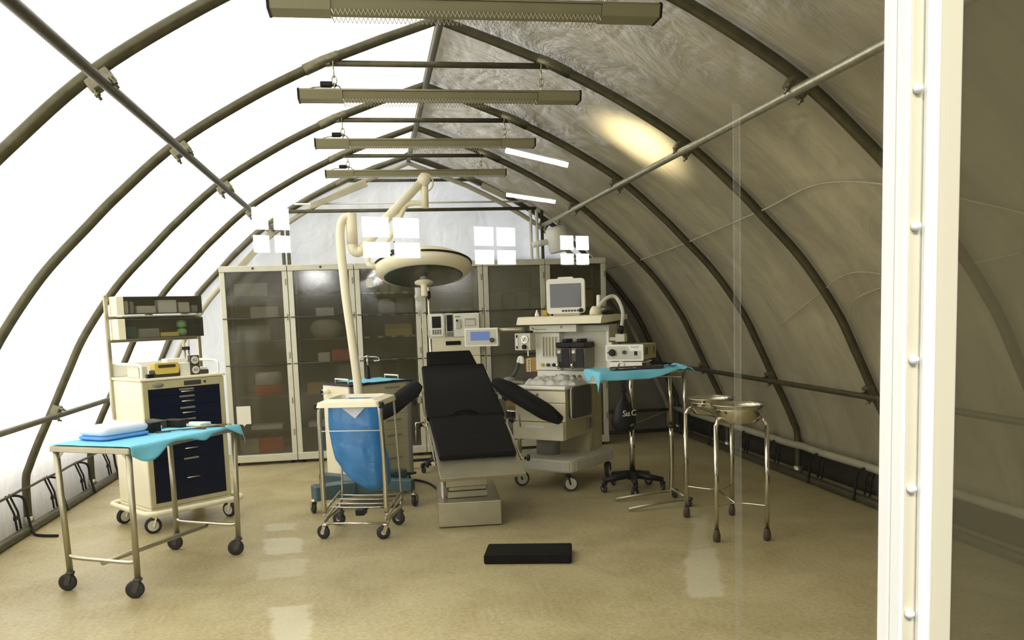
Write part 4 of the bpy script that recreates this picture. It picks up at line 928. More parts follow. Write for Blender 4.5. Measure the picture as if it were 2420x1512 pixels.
b = MB(); b.tube(spline([(.16, 8.05, .012), (.32, 8.12, .012), (.45, 7.9, .012), (.52, 7.55, .012), (.60, 7.15, .012)], 8), .011, 6)
solo(b.build('floor_cable', 'black'), 'black cable lying on the floor between supply cart and operating table', 'cable')
# ------------------------------------------------------------------ infusion pump pole and pump
IP = thing('infusion_pole', 'chrome infusion pole rising behind the operating table head', 'pole', (0.575, 8.72, 0))
b = MB(); b.cyl((0, 0, .08), (0, 0, 1.98), .0135, seg=12); b.build('pole', 'chrome', IP)
for k in range(5):
    an = R(72 * k + 20); b = MB(); b.beam((.02 * math.cos(an), .02 * math.sin(an), .10), (.27 * math.cos(an), .27 * math.sin(an), .085), .035, .03, .006); b.build('base_leg', 'black', IP)
    caster(IP, .26 * math.cos(an), .26 * math.sin(an), .08, .032, .02, 72 * k, 'rubber', 'darkgrey', 'black', .01)
b = MB()
for s in (-1, 1): b.tube(spline([(0, 0, 1.95), (s * .05, 0, 1.96), (s * .1, 0, 1.955), (s * .115, 0, 1.985)], 5), .005, 6)
b.build('hook', 'chrome', IP)
b = MB(); b.box((0, -.0, 1.80), (.045, .05, .07), None, .008); b.cyl((-.02, -.01, 1.8), (-.06, -.01, 1.8), .022, seg=12); b.build('clamp', 'black', IP)
t = thing('infusion_pump', 'grey infusion pump with a dark screen clamped on the chrome pole', 'pump', (0.628, 8.62, 1.36))
b = MB(); b.prism(rrect(.168, .25, .03), front(0, -.02, .12), .09); b.bx(-.06, .06, -.03, .08, .02, .22, .01); b.build('case', 'grey', t)
b = MB(); b.prism([(-.07, .11), (.07, .11), (.075, .0), (.058, -.108), (-.058, -.108), (-.075, 0)], front(0, -.11, .125), .006); b.build('front_plate', 'white', t)
b = MB(); b.bx(-.045, .045, -.120, -.116, .10, .215, .002); b.build('screen', 'screen_black', t)
b = MB()
for i in range(4): b.bx(-.045 + i * .024, -.027 + i * .024, -.119, -.116, .035, .085, .002)
b.build('keypad', 'midgrey', t)
t = thing('pump_module', 'narrow pump module with a dark window beside the infusion pump', 'pump', (0.762, 8.62, 1.36))
b = MB(); b.prism(rrect(.085, .25, .02), front(0, -.01, .12), .09); b.build('case', 'grey', t)
b = MB(); b.bx(-.03, .03, -.106, -.10, .065, .225, .004); b.build('window', 'screen_black', t)
b = MB(); b.bx(-.032, .032, -.104, -.10, .01, .055, .003); b.build('latch', 'midgrey', t)
t = thing('infusion_bag', 'crumpled clear infusion bag hanging from the chrome pole', 'bag', (0.487, 8.70, 0))
b = MB(); b.grid(lambda u, v: ((.052 * (math.sin(PI * (.12 + .8 * v)) ** .6) + .006 * math.sin(v * 20)) * math.cos(2 * PI * u), .022 * math.sin(PI * (.05 + .9 * v)) * math.sin(2 * PI * u) + .006 * math.sin(v * 13), 1.90 - .30 * v), 20, 20, closed_u=True); b.build('pouch', 'clear_plastic', t)
b = MB(); b.tube(spline([(0, 0, 1.60), (-.005, -.01, 1.5), (.03, -.03, 1.42), (.06, -.04, 1.40)], 6), .004, 6); b.build('drip_line', 'clear_plastic', t)
b = MB(); b.tube([(0, 0, 1.89), (.0, 0, 1.965)], .004, 6); b.build('hanger', 'white', t)

# ------------------------------------------------------------------ anaesthesia machine
AN = thing('anaesthesia_machine', 'large pale anaesthesia machine with drawers, gauges and wheels, right of the operating table', 'medical machine', (1.732, 7.60, 0), -41)
A_ = R(-41)
def an(u, v, z=0.0): return (1.732 + u * math.cos(A_) - v * math.sin(A_), 7.60 + u * math.sin(A_) + v * math.cos(A_), z)
b = MB(); pl = [(-.40, -.30), (-.36, -.40), (.17, -.42), (.235, -.40), (.262, -.345), (.30, .34), (.26, .42), (-.36, .42), (-.40, .36)]
b.prism(pl, Matrix.Translation((0, 0, .17)), .11); bmesh.ops.bevel(b.bm, geom=b.bm.edges[:], offset=.014, segments=2, affect='EDGES'); b.build('base', 'grey', AN)
for x, y, a in ((.19, -.36, 0), (-.33, -.33, 10), (.24, .34, 60), (-.33, .35, 20)): caster(AN, x, y, .18, .070, .04, a - 49, 'darkgrey', 'grey', 'black', hr=.72)
b = MB(); b.cyl((-.15, -.1, .27), (-.15, -.1, .46), .11, seg=24); b.build('pillar', 'midgrey', AN)
b = MB(); b.bx(-.30, .165, .12, .40, .27, 1.05, .01); b.build('back_housing', 'cream_dull', AN)
b = MB()
for k in range(4): b.bx(.165, .172, .14 + .06 * k, .175 + .06 * k, .30, .90, .002)
b.build('housing_rib', 'cream_dull', AN)
b = MB(); b.bx(-.34, .17, -.335, .12, .455, .90, .008); b.build('drawer_case', 'cream_dull', AN)
for z0, z1, dv in ((.782, .885, -.345), (.612, .775, -.352), (.452, .604, -.40)):
    b = MB(); b.bx(-.345, .172, dv, -.335, z0, z1, .006); d = b.build('drawer', 'cream', AN)
    if z0 < .5:
        b = MB(); b.bx(-.21, -.02, dv - .008, dv, z1 - .05, z1 - .025, .003); b.build('handle', 'white', d)
        b = MB()
        for q in range(4): b.bx(.04 + .012 * q, .125, dv - .001, dv, z1 - .035 - .024 * q, z1 - .022 - .024 * q)
        b.build('label', 'paper', d)
    if z0 > .7:
        b = MB(); b.cyl((-.11, dv, .85), (-.11, dv - .006, .85), .014, seg=12); b.build('lock', 'midgrey', d)
b = MB(); b.prism(rrect(.36, .27, .03, 4), Matrix.Translation((.175, -.105, .775)) @ Matrix(((0, 0, 1), (1, 0, 0), (0, 1, 0))).to_4x4(), .045); fl = b.build('side_shelf', 'darkgrey', AN); tag(fl, 'folded dark side shelf')
b = MB(); b.tube([(.20, y, z) for y, z in rrect(.375, .285, .035, 4, -.105, .775)], .008, 6, closed=True); b.build('edge', 'grey', fl)
b = MB(); b.bx(.172, .19, .06, .09, .50, .60, .004); b.bx(.172, .19, .13, .155, .5, .6, .004); b.build('side_handle', 'midgrey', AN)
b = MB(); b.bx(-.36, .185, -.37, .0, .90, .93, .006); b.build('worktop', 'white', AN)
b = MB(); b.bx(-.27, .36, -.06, .14, .93, 1.045, .006); cp = b.build('control_strip', 'white', AN)
b = MB()
for x in (-.06, .05, .115, .175): b.lathe([(.02, 0), (.02, .008), (.012, .02), (.0, .021)], (x, -.06, .99), Matrix.Rotation(R(90), 3, 'X'), 16)
b.build('dial', 'midgrey', cp)
b = MB(); b.bx(.24, .32, -.064, -.06, .955, 1.02, .002); b.build('label', 'paper', cp)
b = MB(); b.bx(-.275, .455, .0, .16, 1.045, 1.46, .005); b.build('back_panel', 'grey', AN)
b = MB(); b.bx(-.275, -.02, -.07, .0, 1.05, 1.395, .006); gp = b.build('flowmeter_panel', 'white', AN)
b = MB(); b.bx(-.20, -.035, -.074, -.07, 1.165, 1.36, .002); b.build('flow_window', 'paper', gp)
for k in range(5):
    b = MB(); b.cyl((-.185 + .033 * k, -.078, 1.18), (-.185 + .033 * k, -.078, 1.355), .005, seg=8); b.build('flow_tube', 'cream_dull', gp)
for k, m in enumerate(('yellow', 'darkgreen', 'black')):
    b = MB(); knob(b, (-.195 + .06 * k, -.07, 1.10), (0, -1, 0), .016, .03); b.build('flow_knob', m, gp)
for x in (.02, .165):
    b = MB(); b.bx(x, x + .135, -.20, -.02, 1.08, 1.26, .008); v_ = b.build('vaporiser', 'midgrey', AN)
    b = MB(); b.bx(x + .004, x + .131, -.203, -.20, 1.085, 1.212, .002); b.build('front', 'darkgrey', v_)
    b = MB(); b.bx(x - .005, x + .145, -.215, -.02, 1.262, 1.31, .01); b.box((x + .07, -.12, 1.325), (.05, .12, .03), None, .008); b.build('cap', 'black', v_)
    b = MB(); b.bx(x + .05, x + .125, -.209, -.20, 1.09, 1.255, .003); b.build('window', 'black', v_)
    b = MB(); b.cyl((x + .025, -.20, 1.225), (x + .025, -.206, 1.225), .015, seg=14); b.build('badge', 'paper', v_)
    b = MB(); b.tube([(x + .03, -.205, 1.13), (x + .02, -.235, 1.11), (x + .03, -.22, 1.08)], .014, 8); b.build('filler_lever', 'chrome', v_)
b = MB(); b.bx(-.305, .18, -.12, .0, 1.40, 1.465, .005); hd = b.build('header_panel', 'white', AN)
text('Datex-Ohmeda', 0.019, front(-.185, -.1205, 1.428), 'midgrey', 'lettering', hd)
b = MB(); b.tube(arc((-.268, -.122, 1.43), .011, -30, 150, 10), .0035, 5); b.build('swirl_mark', 'darkgrey', hd)
b = MB(); b.lathe([(0, 0), (.012, 0), (.012, .001), (0, .001)], (.03, -.1215, 1.445), Matrix.Rotation(R(90), 3, 'X'), 12); b.build('yellow_mark', 'yellow', hd)
b = MB(); b.bx(.18, .46, -.03, .1, 1.40, 1.455, .004); b.build('rear_beam', 'grey', AN)
YZm = Matrix(((0, 0, 1), (1, 0, 0), (0, 1, 0))).to_4x4()
b = MB(); b.prism([(-.26, 1.475), (-.235, 1.535), (-.22, 1.545), (.30, 1.545), (.30, 1.50), (-.2, 1.475)], Matrix.Translation((-.36, 0, 0)) @ YZm, .85); b.build('top_shelf', 'cream', AN)
b = MB(); b.bx(-.30, .44, -.1, .28, 1.46, 1.50, .004); b.build('shelf_bracket', 'darkgrey', AN)
b = MB(); b.bx(.43, .455, -.03, .0, 1.05, 1.40, .003); b.bx(.455, .485, -.035, .0, 1.05, 1.30, .003); b.build('post', 'white', AN)
b = MB(); b.cyl((-.28, -.28, 1.435), (-.62, -.27, 1.43), .022, seg=12); b.build('display_arm', 'brushed', AN)
# ventilator display
t = thing('ventilator_display', 'white ventilator display with a blue screen on the machine arm', 'display', an(-.70, -.3), -41 + 14)
b = MB(); b.prism(rrect(.325, .168, .008, 3), front(0, -.01, 1.373), .05); b.build('case', 'white', t)
b = MB(); b.prism(rrect(.30, .142, .006, 3), front(0, -.06, 1.373), .003); b.build('fascia', 'grey', t)
b = MB(); b.bx(-.10, .085, -.067, -.063, 1.345, 1.425); b.build('screen', 'screen_blue', t)
b = MB(); knob(b, (.112, -.063, 1.345), (0, -1, 0), .022, .025); b.build('knob', 'darkgrey', t)
b = MB(); b.bx(-.02, .02, -.01, .02, 1.36, 1.45, .004); b.build('mount', 'brushed', t)
# gauge box
t = thing('suction_regulator', 'grey regulator box with a round gauge, left of the flowmeter panel', 'gauge', an(-.285, -.24), -41)
b = MB(); b.bx(-.085, .08, -.04, .06, 1.245, 1.40, .006); b.build('case', 'grey', t)
b = MB(); b.use('chrome'); b.cyl((.025, -.04, 1.345), (.025, -.05, 1.345), .034, seg=24); b.use('paper'); b.cyl((.025, -.05, 1.345), (.025, -.053, 1.345), .026, seg=24); b.use('black'); b.box((.025, -.0545, 1.345), (.004, .002, .04), Matrix.Rotation(R(40), 3, 'Y')); b.build('gauge', None, t)
b = MB(); knob(b, (.025, -.04, 1.278), (0, -1, 0), .022, .03); b.build('knob', 'black', t)
b = MB(); b.use('paper'); b.bx(-.068, -.048, -.046, -.04, 1.265, 1.385, .002); b.use('black'); b.bx(-.066, -.05, -.048, -.046, 1.36, 1.385); b.bx(-.066, -.05, -.048, -.046, 1.262, 1.285); b.build('flow_column', None, t)
b = MB(); b.cyl((.03, 0, 1.245), (.03, 0, 1.19), .008, seg=8); b.build('outlet', 'white', t)
b = MB(); b.box((.05, .0, 1.41), (.06, .05, .025), None, .008); b.build('connector', 'black', t)
# breathing hose on the left of the worktop
t = thing('breathing_hose', 'grey corrugated hose with a white elbow on the machine worktop', 'hose', (0, 0, 0))
b = MB(); P_ = [an(-.385, -.2, 1.13), an(-.40, -.2, 1.08), an(-.43, -.21, 1.02), an(-.455, -.24, .985)]; b.tube(spline(P_, 8), [.018 + .0025 * (k % 2) for k in range(25)], 10); b.build('hose', 'darkgrey', t)
b = MB(); b.tube(spline([an(-.385, -.2, 1.13), an(-.37, -.2, 1.17), an(-.345, -.2, 1.165), an(-.345, -.2, 1.12)], 6), .019, 10); b.build('elbow', 'white', t)
b = MB(); b.lathe([(.05, .955), (.055, .97), (.05, .99), (.02, 1.0)], an(-.46, -.25, 0), None, 20); b.lathe([(.03, .93), (.03, .955)], an(-.42, -.25, 0), None, 14); b.beam(an(-.47, -.25, .962), an(-.30, -.24, .948), .07, .02, .005); b.build('absorber_arm', 'midgrey', t)
t = thing('absorbent_canister', 'amber canister with a ladder-like scale beside the flowmeter panel', 'canister', an(-.315, .02), -41)
b = MB(); b.bx(-.09, .04, -.06, .06, 1.03, 1.16, .008); b.build('body', 'amber', t)
b = MB(); b.bx(-.07, -.06, -.066, -.06, 1.03, 1.15); b.bx(-.04, -.03, -.066, -.06, 1.03, 1.15); [b.bx(-.06, -.04, -.065, -.061, 1.035 + .028 * k, 1.043 + .028 * k) for k in range(5)]; b.build('scale', 'cream', t)
b = MB(); b.bx(-.095, .045, -.065, .065, .931, 1.03, .006); b.build('base', 'brownrubber', t)
b = MB()
def crum(u, v):
    x = -.30 + .60 * u; y = -.31 + .22 * v; e = min(1, 5 * u, 5 * (1 - u), 4 * v, 4 * (1 - v)); e = max(e, 0) ** .5
    return (x * .88, y, .936 + e * (.062 + .055 * noise.noise(Vector((u * 9, v * 6, 4)))))
b.grid(crum, 40, 18, smooth=False); solo(b.build('plastic_bag', 'clear_plastic', solid=.001), 'crumpled clear plastic bag on the machine worktop', 'bag', None, (1.732, 7.60, 0), -41)
item('clip', 'small blue clip on the crumpled plastic bag', 'clip', an(.02, -.24, .975), (.03, .03, .03), 'drape', None, -41)
# side yellow unit
t = thing('battery_unit', 'grey unit with an amber label between operating table and drawers', 'box', an(-.45, -.12), -41)
b = MB(); b.bx(-.09, .06, -.08, .08, .52, .82, .006); b.build('case', 'midgrey', t)
b = MB(); b.bx(-.085, .055, -.084, -.08, .72, .765, .001); b.build('label', 'amber', t)
b = MB(); b.bx(-.085, .055, -.086, -.08, .61, .68, .002); b.cyl((-.03, -.086, .645), (-.03, -.10, .645), .018, seg=14); b.build('socket', 'black', t)
b = MB(); b.cyl((0, 0, .27), (0, 0, .52), .02, seg=10); b.bx(.0, .12, -.02, .02, .55, .6, .004); b.build('bracket', 'brushed', t)
# monitor on top
t = thing('patient_monitor', 'white patient monitor with a dark screen on top of the anaesthesia machine', 'monitor', an(.065, -.06, 1.546), -41 + 18)
b = MB(); b.prism(rrect(.345, .31, .03), front(0, -.03, .175), .05); b.prism(rrect(.14, .03, .014), front(.0, -.03, .33), .045); b.build('case', 'white', t)
b = MB(); b.prism(rrect(.30, .26, .03), front(0, .07, .165), .10); b.build('rear_shell', 'grey', t)
b = MB(); b.bx(-.14, .14, -.085, -.079, .075, .285, .002); b.build('screen', 'screen_grey', t)
b = MB(); [b.bx(-.035 + .027 * k, -.015 + .027 * k, -.084, -.08, .036, .052, .001) for k in range(6)]; b.build('button', 'darkgrey', t)
b = MB(); knob(b, (.14, -.08, .045), (0, -1, 0), .02, .028); b.build('knob', 'black', t)
b = MB(); b.bx(-.12, .12, -.06, .06, .0, .02, .004); b.build('foot', 'grey', t)
# things on the top shelf
t = thing('mask_hose', 'corrugated grey hose arching over the right end of the machine shelf', 'hose', (0, 0, 0))
P_ = [an(.40, -.17, 1.565), an(.435, -.15, 1.63), an(.48, -.10, 1.69), an(.53, -.05, 1.70), an(.58, -.05, 1.64), an(.61, -.06, 1.55), an(.60, -.07, 1.44)]
b = MB(); b.tube(spline(P_, 8), [.016 + .002 * (k % 2) for k in range(49)], 10); b.build('hose', 'grey', t)
b = MB(); b.cyl(an(.60, -.07, 1.45), an(.598, -.07, 1.375), .017, seg=12); b.build('plug', 'black', t)
b = MB(); b.lathe([(.05, 0), (.048, .03), (.035, .06), (.022, .075)], an(.395, -.17, 1.548), None, 20); b.build('mask_cup', 'cream', t)
b = MB(); b.box(an(.585, -.05, 1.34), (.09, .06, .07), Matrix.Rotation(A_, 3, 'Z'), .006); b.beam(an(.47, -.02, 1.33), an(.56, -.04, 1.33), .03, .03); b.build('hose_socket', 'grey', t)
b = MB(); b.lathe([(.026, 0), (.022, .05), (.019, .17), (.016, .175)], seg=16); solo(b.build('tall_tube', 'white'), 'upright white tube standing right of the patient monitor', 'tube', None, an(.36, -.02, 1.546))
b = MB(); b.lathe([(.022, 0), (.02, .02), (.008, .045), (.006, .06)], seg=14); solo(b.build('spray_bottle', 'white'), 'small white bottle at the left end of the machine shelf', 'bottle', None, an(-.22, -.12, 1.546))
item('carton', 'small brown box beside the white bottle on the machine shelf', 'box', an(-.165, -.05, 1.546), (.05, .05, .055), 'amber', None, -41)
item('black_cube', 'small black block at the left end of the machine shelf', 'block', an(-.30, -.04, 1.546), (.035, .035, .035), 'black', None, -41)
item('cable_bundle', 'dark cable bundle right of the monitor on the machine shelf', 'cables', an(.44, .0, 1.546), (.06, .16, .04), 'black', None, -41, .015)

# ------------------------------------------------------------------ light source on star-base stand
LT = thing('equipment_stand', 'chrome pole stand on a black star base with a white bracket', 'stand', (2.19, 7.08, 0))
for k in range(5):
    an_ = R(72 * k + 186); b = MB(); b.tube([(.03 * math.cos(an_), .03 * math.sin(an_), .14), (.27 * math.cos(an_), .27 * math.sin(an_), .105)], [.035, .022], 8); b.build('base_leg', 'black', LT)
    caster(LT, .265 * math.cos(an_), .265 * math.sin(an_), .10, .036, .024, 72 * k + 30, 'rubber', 'grey', 'black', .008)
b = MB(); b.lathe([(.05, .10), (.055, .13), (.03, .17)], seg=18); b.build('hub', 'black', LT)
b = MB(); b.cyl((0, 0, .15), (0, 0, .62), .0245, seg=14); b.cyl((0, 0, .62), (0, 0, 1.10), .02, seg=14); b.build('pole', 'chrome', LT)
b = MB(); rz = Matrix.Rotation(R(-35), 3, 'Z'); b.box((-.0, 0, 1.135), (.30, .28, .012), rz, .003); b.box(rz @ Vector((.05, -.145, 1.115)), (.20, .012, .05), rz, .003); b.box(rz @ Vector((-.10, -.145, 1.11)), (.085, .012, .06), rz, .003); b.tube([rz @ Vector(p) for p in arc((-.035, -.155, 1.11), .03, 180, 0, 8)], .008, 6); b.build('bracket', 'white', LT)
LSR = thing('light_source', 'white box-shaped light source with a black knob on the pole stand', 'medical device', (2.19, 7.08, 1.142), -35)
b = MB(); b.bx(-.158, .15, -.14, .28, .012, .142, .006); b.build('case', 'cream_dull', LSR)
b = MB(); b.prism(rrect(.335, .14, .01, 3), front(-.004, -.14, .077), .016); fp = b.build('front_panel', 'white', LSR)
b = MB(); b.prism([(-.15, .055), (.03, .055), (.05, .015), (.148, .015), (.148, -.055), (-.15, -.055)], front(-.004, -.156, .077), .002); b.build('fascia', 'grey', fp)
b = MB(); knob(b, (-.105, -.158, .08), (0, -1, 0), .03, .03); b.beam((-.105, -.175, .08), (-.15, -.175, .08), .008, .008); b.build('knob', 'black', LSR)
b = MB(); b.cyl((.0, -.158, .082), (.0, -.178, .082), .016, seg=16); b.build('socket', 'darkgrey', LSR)
b = MB(); b.bx(.085, .112, -.162, -.158, .055, .09, .002); b.build('switch', 'black', LSR)
text('SwissLED', 0.018, front(.09, -.1565, .125), 'midgrey', 'lettering', fp)
b = MB(); [b.bx(.148, .152, y0, y0 + .03, .05, .115) for y0 in (-.06, -.01, .19)]; b.build('vent', 'brownrubber', LSR)
b = MB(); [b.cyl((x, y, 0), (x, y, .013), .012, seg=10) for x in (-.12, .12) for y in (-.1, .22)]; b.build('foot', 'black', LSR)
BB = thing('black_bag', 'black tied plastic bag with white lettering hanging beside the chrome pole', 'bag', (2.10, 7.0, 0))
prof = [(.004, 1.0), (.008, .96), (.012, .92), (.028, .905), (.03, .885), (.014, .868), (.035, .82), (.07, .76), (.095, .70), (.108, .64), (.105, .59), (.085, .55), (.05, .535), (.0, .53)]
b = MB(); b.lathe(prof[::-1], (0, 0, 0), None, 28, 1.0, .55)
for v in b.bm.verts: v.co += Vector((.012, .008, .006)) * noise.noise(Vector(v.co) * 18)
b.build('pouch', 'black', BB)
b = MB(); b.tube(spline([(-.015, 0, .9), (-.02, 0, 1.02), (0, .02, 1.09), (.02, .05, 1.1), (.01, .0, 1.0), (.01, 0, .9)], 6), .006, 6); b.build('handle_loop', 'black', BB)
text('Su.C', .075, Matrix.Translation((.03, -.062, .70)) @ Matrix.Rotation(R(18), 4, 'Z') @ Matrix.Rotation(R(8), 4, 'X') @ FRONT, 'paper', 'lettering', BB, .003)
text('Inc', .03, Matrix.Translation((.05, -.066, .60)) @ Matrix.Rotation(R(20), 4, 'Z') @ Matrix.Rotation(R(8), 4, 'X') @ FRONT @ Matrix.Rotation(R(30), 4, 'Z'), 'midgrey', 'lettering', BB, .003)

# ------------------------------------------------------------------ overbed (mayo) stand
MS = thing('mayo_stand', 'chrome overbed instrument stand with two uprights at its right end', 'stand', (2.40, 6.50, 0))
for y in (-.165, .165):
    b = MB(); b.tube(spline([(-.02, y, .075), (.0, y, .12), (.0, y, .6)], 5), .0185, 10); b.build('upright', 'chrome', MS)
    b = MB(); b.cyl((0, y, .6), (-.005, y, 1.09), .0145, seg=10); b.build('inner_upright', 'chrome', MS)
    b = MB(); b.cyl((0, y, .6), (0, y, .625), .0215, seg=10); b.build('lock_collar', 'darkgrey', MS)
    b = MB(); b.tube([(0, y, .068), (-.25, y * 1.05, .05), (-.485, y * 1.12, .022)], .0125, 10); b.build('base_arm', 'brushed', MS)
    caster(MS, .03, y, .07, .03, .02, 20, 'rubber', 'darkgrey', 'darkgrey', .008)
b = MB(); b.cyl((.0, -.165, .08), (.0, .165, .08), .012, seg=10); b.build('base_bar', 'brushed', MS)
b = MB(); pts = [(x, y, 1.095) for x, y in rrect(.70, .41, .05, 5, -.345, 0)]; b.tube(pts, .010, 8, closed=True); b.cyl((-.005, -.165, 1.085), (-.005, .165, 1.085), .01, seg=8); b.build('tray_frame', 'chrome', MS)
b = MB(); b.tube(spline([(-.02, -.165, 1.045), (-.12, -.12, 1.05), (-.35, -.1, 1.06), (-.5, -.1, 1.075), (-.6, -.1, 1.092)], 5), .008, 6); b.build('tray_brace', 'brushed', MS)
b = MB(); b.prism(rrect(.67, .38, .04, 4), Matrix.Translation((-.345, 0, 1.098)), .008); b.build('tray', 'brushed', MS)
def mayo_fn(u, v):
    x = -.76 + .82 * u; s = -.275 + .525 * v; z = 1.111; n = noise.noise(Vector((x * 6, s * 6, 7)))
    y = s; z += .006 * max(0, n) + (.03 * max(0, u - .72) / .28 * abs(noise.noise(Vector((u * 9, v * 7, 2)))) * 2.0)
    if x < -.70: d = -.70 - x; x = -.702 - .3 * d; z -= d * 1.15 * (1 + .5 * math.sin(s * 20))
    if s < -.212: d = -.212 - s; y = -.214 - .15 * d * (1 + math.sin(x * 22)); z -= d * (1.05 if u < .55 else 1.05 * max(.12, 1 - (u - .55) * 3))
    if x > .0: z -= (x) * .3
    return (x, y, z)
b = MB(); b.grid(mayo_fn, 56, 36); solo(b.build('sterile_drape', 'drape', solid=.002), 'bright blue drape over the overbed stand tray, hanging at its left end', 'drape', None, (2.40, 6.50, 0))
t = thing('instrument_tray', 'dark oval steel tray lying lengthwise on the blue overbed drape', 'tray', (2.05, 6.46, 1.118), 2)
b = MB(); po = rrect(.44, .12, .058, 6); b.prism(po, Matrix.Identity(4), .004); b.tube([(x, y, .012) for x, y in po], .006, 6, closed=True); b.build('dish', 'darkgrey', t)
def clampinst(lb, x, y, rz, L=.13, m='chrome'):
    t = thing('clamp_instrument', lb, 'instrument', (x, y, 1.126), rz, 'instruments on the overbed stand')
    b = MB(); b.tube([(-L / 2, 0, .004), (L / 2, .012, .004)], .004, 6); b.tube([(-L / 2, 0.003, .004), (L / 2, -.012, .004)], .004, 6); b.build('shaft', m, t)
    for s in (-1, 1):
        b = MB(); b.tube(arc((L / 2 + .012, s * .014, .004), .011, 0, 340, 10, 'xy'), .003, 5, closed=True); b.build('finger_ring', m, t)
clampinst('leftmost bright clamp on the overbed stand drape', 1.80, 6.36, 70)
clampinst('second bright clamp from the left on the overbed stand drape', 1.85, 6.38, 60)
clampinst('bright clamp at the near edge of the oval tray', 1.93, 6.37, 20)
clampinst('small dark clamp at the right end of the oval tray', 2.30, 6.42, 10, .08, 'darkgrey')

# ------------------------------------------------------------------ double basin stand
BS = thing('basin_stand', 'four-legged chrome stand carrying two steel bowls', 'stand', (0, 0, 0))
F = {'nl': Vector((2.231, 5.324, 0)), 'nr': Vector((2.565, 5.261, 0)), 'fl': Vector((2.284, 6.022, 0)), 'fr': Vector((2.633, 5.985, 0))}
cen = sum(F.values(), Vector()) / 4
for k, p in F.items():
    q = p + (cen - p) * .0
    b = MB(); b.cyl((p.x, p.y, .06), (p.x, p.y, .80), .0155, seg=12); b.build('leg', 'chrome', BS)
    b = MB(); b.lathe([(.016, .0), (.025, .008), (.026, .045), (.02, .07), (.017, .085)], (p.x, p.y, 0), None, 14); b.build('rubber_tip', 'brownrubber', BS)
def rail(a, c, inn):
    a, c = F[a], F[c]; m = (c - a).normalized(); n = (cen - (a + c) / 2); n = (n - m * n.dot(m)).normalized()
    return [(a.x, a.y, .79)] + [tuple(a + n * (.02 * k) + m * (.01 * k * k) + Vector((0, 0, .80 + .055 * math.sin(R(30 * k))))) for k in (1, 2, 3)] + [tuple(c + n * (.02 * k) - m * (.01 * k * k) + Vector((0, 0, .80 + .055 * math.sin(R(30 * k))))) for k in (3, 2, 1)] + [(c.x, c.y, .79)]
for a, c in (('nl', 'fl'), ('nr', 'fr')):
    b = MB(); b.tube(spline(rail(a, c, 1), 6), .0155, 10); b.build('top_rail', 'chrome', BS)
for a, c, bow in (('nl', 'nr', .10), ('fl', 'fr', -.14)):
    a, c = F[a], F[c]; mid = (a + c) / 2 + Vector((0, bow, 0)); b = MB(); b.tube(spline([(a.x, a.y, .24), tuple((a + mid * 2) / 3 + Vector((0, bow * .25, .24))), (mid.x, mid.y, .24), tuple((c + mid * 2) / 3 + Vector((0, bow * .25, .24))), (c.x, c.y, .24)], 6), .006, 8); b.build('stretcher', 'chrome', BS)
b = MB(); b.cyl(((F['nl'] + F['nr']) / 2 + Vector((0, .1, .24))), ((F['fl'] + F['fr']) / 2 + Vector((0, -.14, .24))), .006, seg=8); b.build('stretcher', 'chrome', BS)
bowls = ((2.395, 5.335, .835, 'nearer of two steel bowls on the basin stand', .182), (2.46, 5.965, .815, 'farther of two steel bowls on the basin stand', .182))
for x, y, z, lb, r in bowls:
    b = MB(); b.tube([(x + (r - .022) * math.cos(R(k)), y + (r - .022) * math.sin(R(k)), z + .068) for k in range(0, 360, 12)], .007, 6, closed=True); b.build('bowl_ring', 'chrome', BS)
for x, y, z, lb, r in bowls:
    b = MB(); b.lathe([(0.0, .004), (.115, .0), (.135, .012), (.165, .09), (.168, .118), (r, .122), (r + .002, .118), (r, .1265), (.162, .124), (.158, .095), (.128, .02), (.11, .009), (0, .012)], (0, 0, 0), None, 48)
    solo(b.build('steel_bowl', 'chrome'), lb, 'bowl', 'steel bowls on the basin stand', (x, y, z - .025))

# ------------------------------------------------------------------ front wall: window panes and post
YP = 0.92
b = MB(); b.bx(-1.75, .634, YP + .036, YP + .039, .06, 2.62); w1 = tag(b.build('window_1', 'pane'), kind='structure', label='clear window sheet the room is seen through')
b = MB(); b.bx(.424, .432, YP + .033, YP + .036, .06, 1.83); b.build('seam', 'pane_seam', w1)
b = MB(); b.bx(.70, 2.35, YP + .036, YP + .039, .06, 2.62); w2 = tag(b.build('window_2', 'pane_milky'), kind='structure', label='cloudy window sheet at the right edge')
def pfr(name, m, x0, x1, y0, y1, bev=.002):
    b = MB(); b.bx(x0, x1, y0, y1, 0.0, 2.75, bev); return b.build(name, m, post)
post = tag(MB().bx(.634, .702, .935, .978, 0.0, 2.75).build('door_frame_1', 'frame_white'), kind='structure', label='white riveted window post at the right')
pfr('side_lip', 'frame_white', .6296, .634, .931, .9535); pfr('side_lip', 'frame_white', .6296, .634, .9565, .980)
pfr('recess_strip', 'frame_beige', .634, .6505, .932, .935); pfr('inner_bead', 'frame_white', .6505, .666, .920, .935, .005); pfr('flat_cover', 'frame_beige',   .666, .699, .929, .935)
for z in [.1 + .1585 * k for k in range(17)]:
    b = MB(); b.lathe([(.0058, 0), (.0062, .003), (.0045, .007), (0, .008)], (.642, .932, z), Matrix.Rotation(R(90), 3, 'X'), 14); b.build('rivet', 'frame_white', post)
for i, (x0, x1, z0, z1) in enumerate(((-1.83, 2.43, 2.62, 2.75), (-1.83, 2.43, 0.0, .06), (-1.83, -1.75, .06, 2.62), (2.35, 2.43, .06, 2.62))):
    b = MB(); b.bx(x0, x1, YP + .012, YP + .06, z0, z1, .003); tag(b.build('trim_%d' % (4 + i), 'frame_white'), kind='structure')

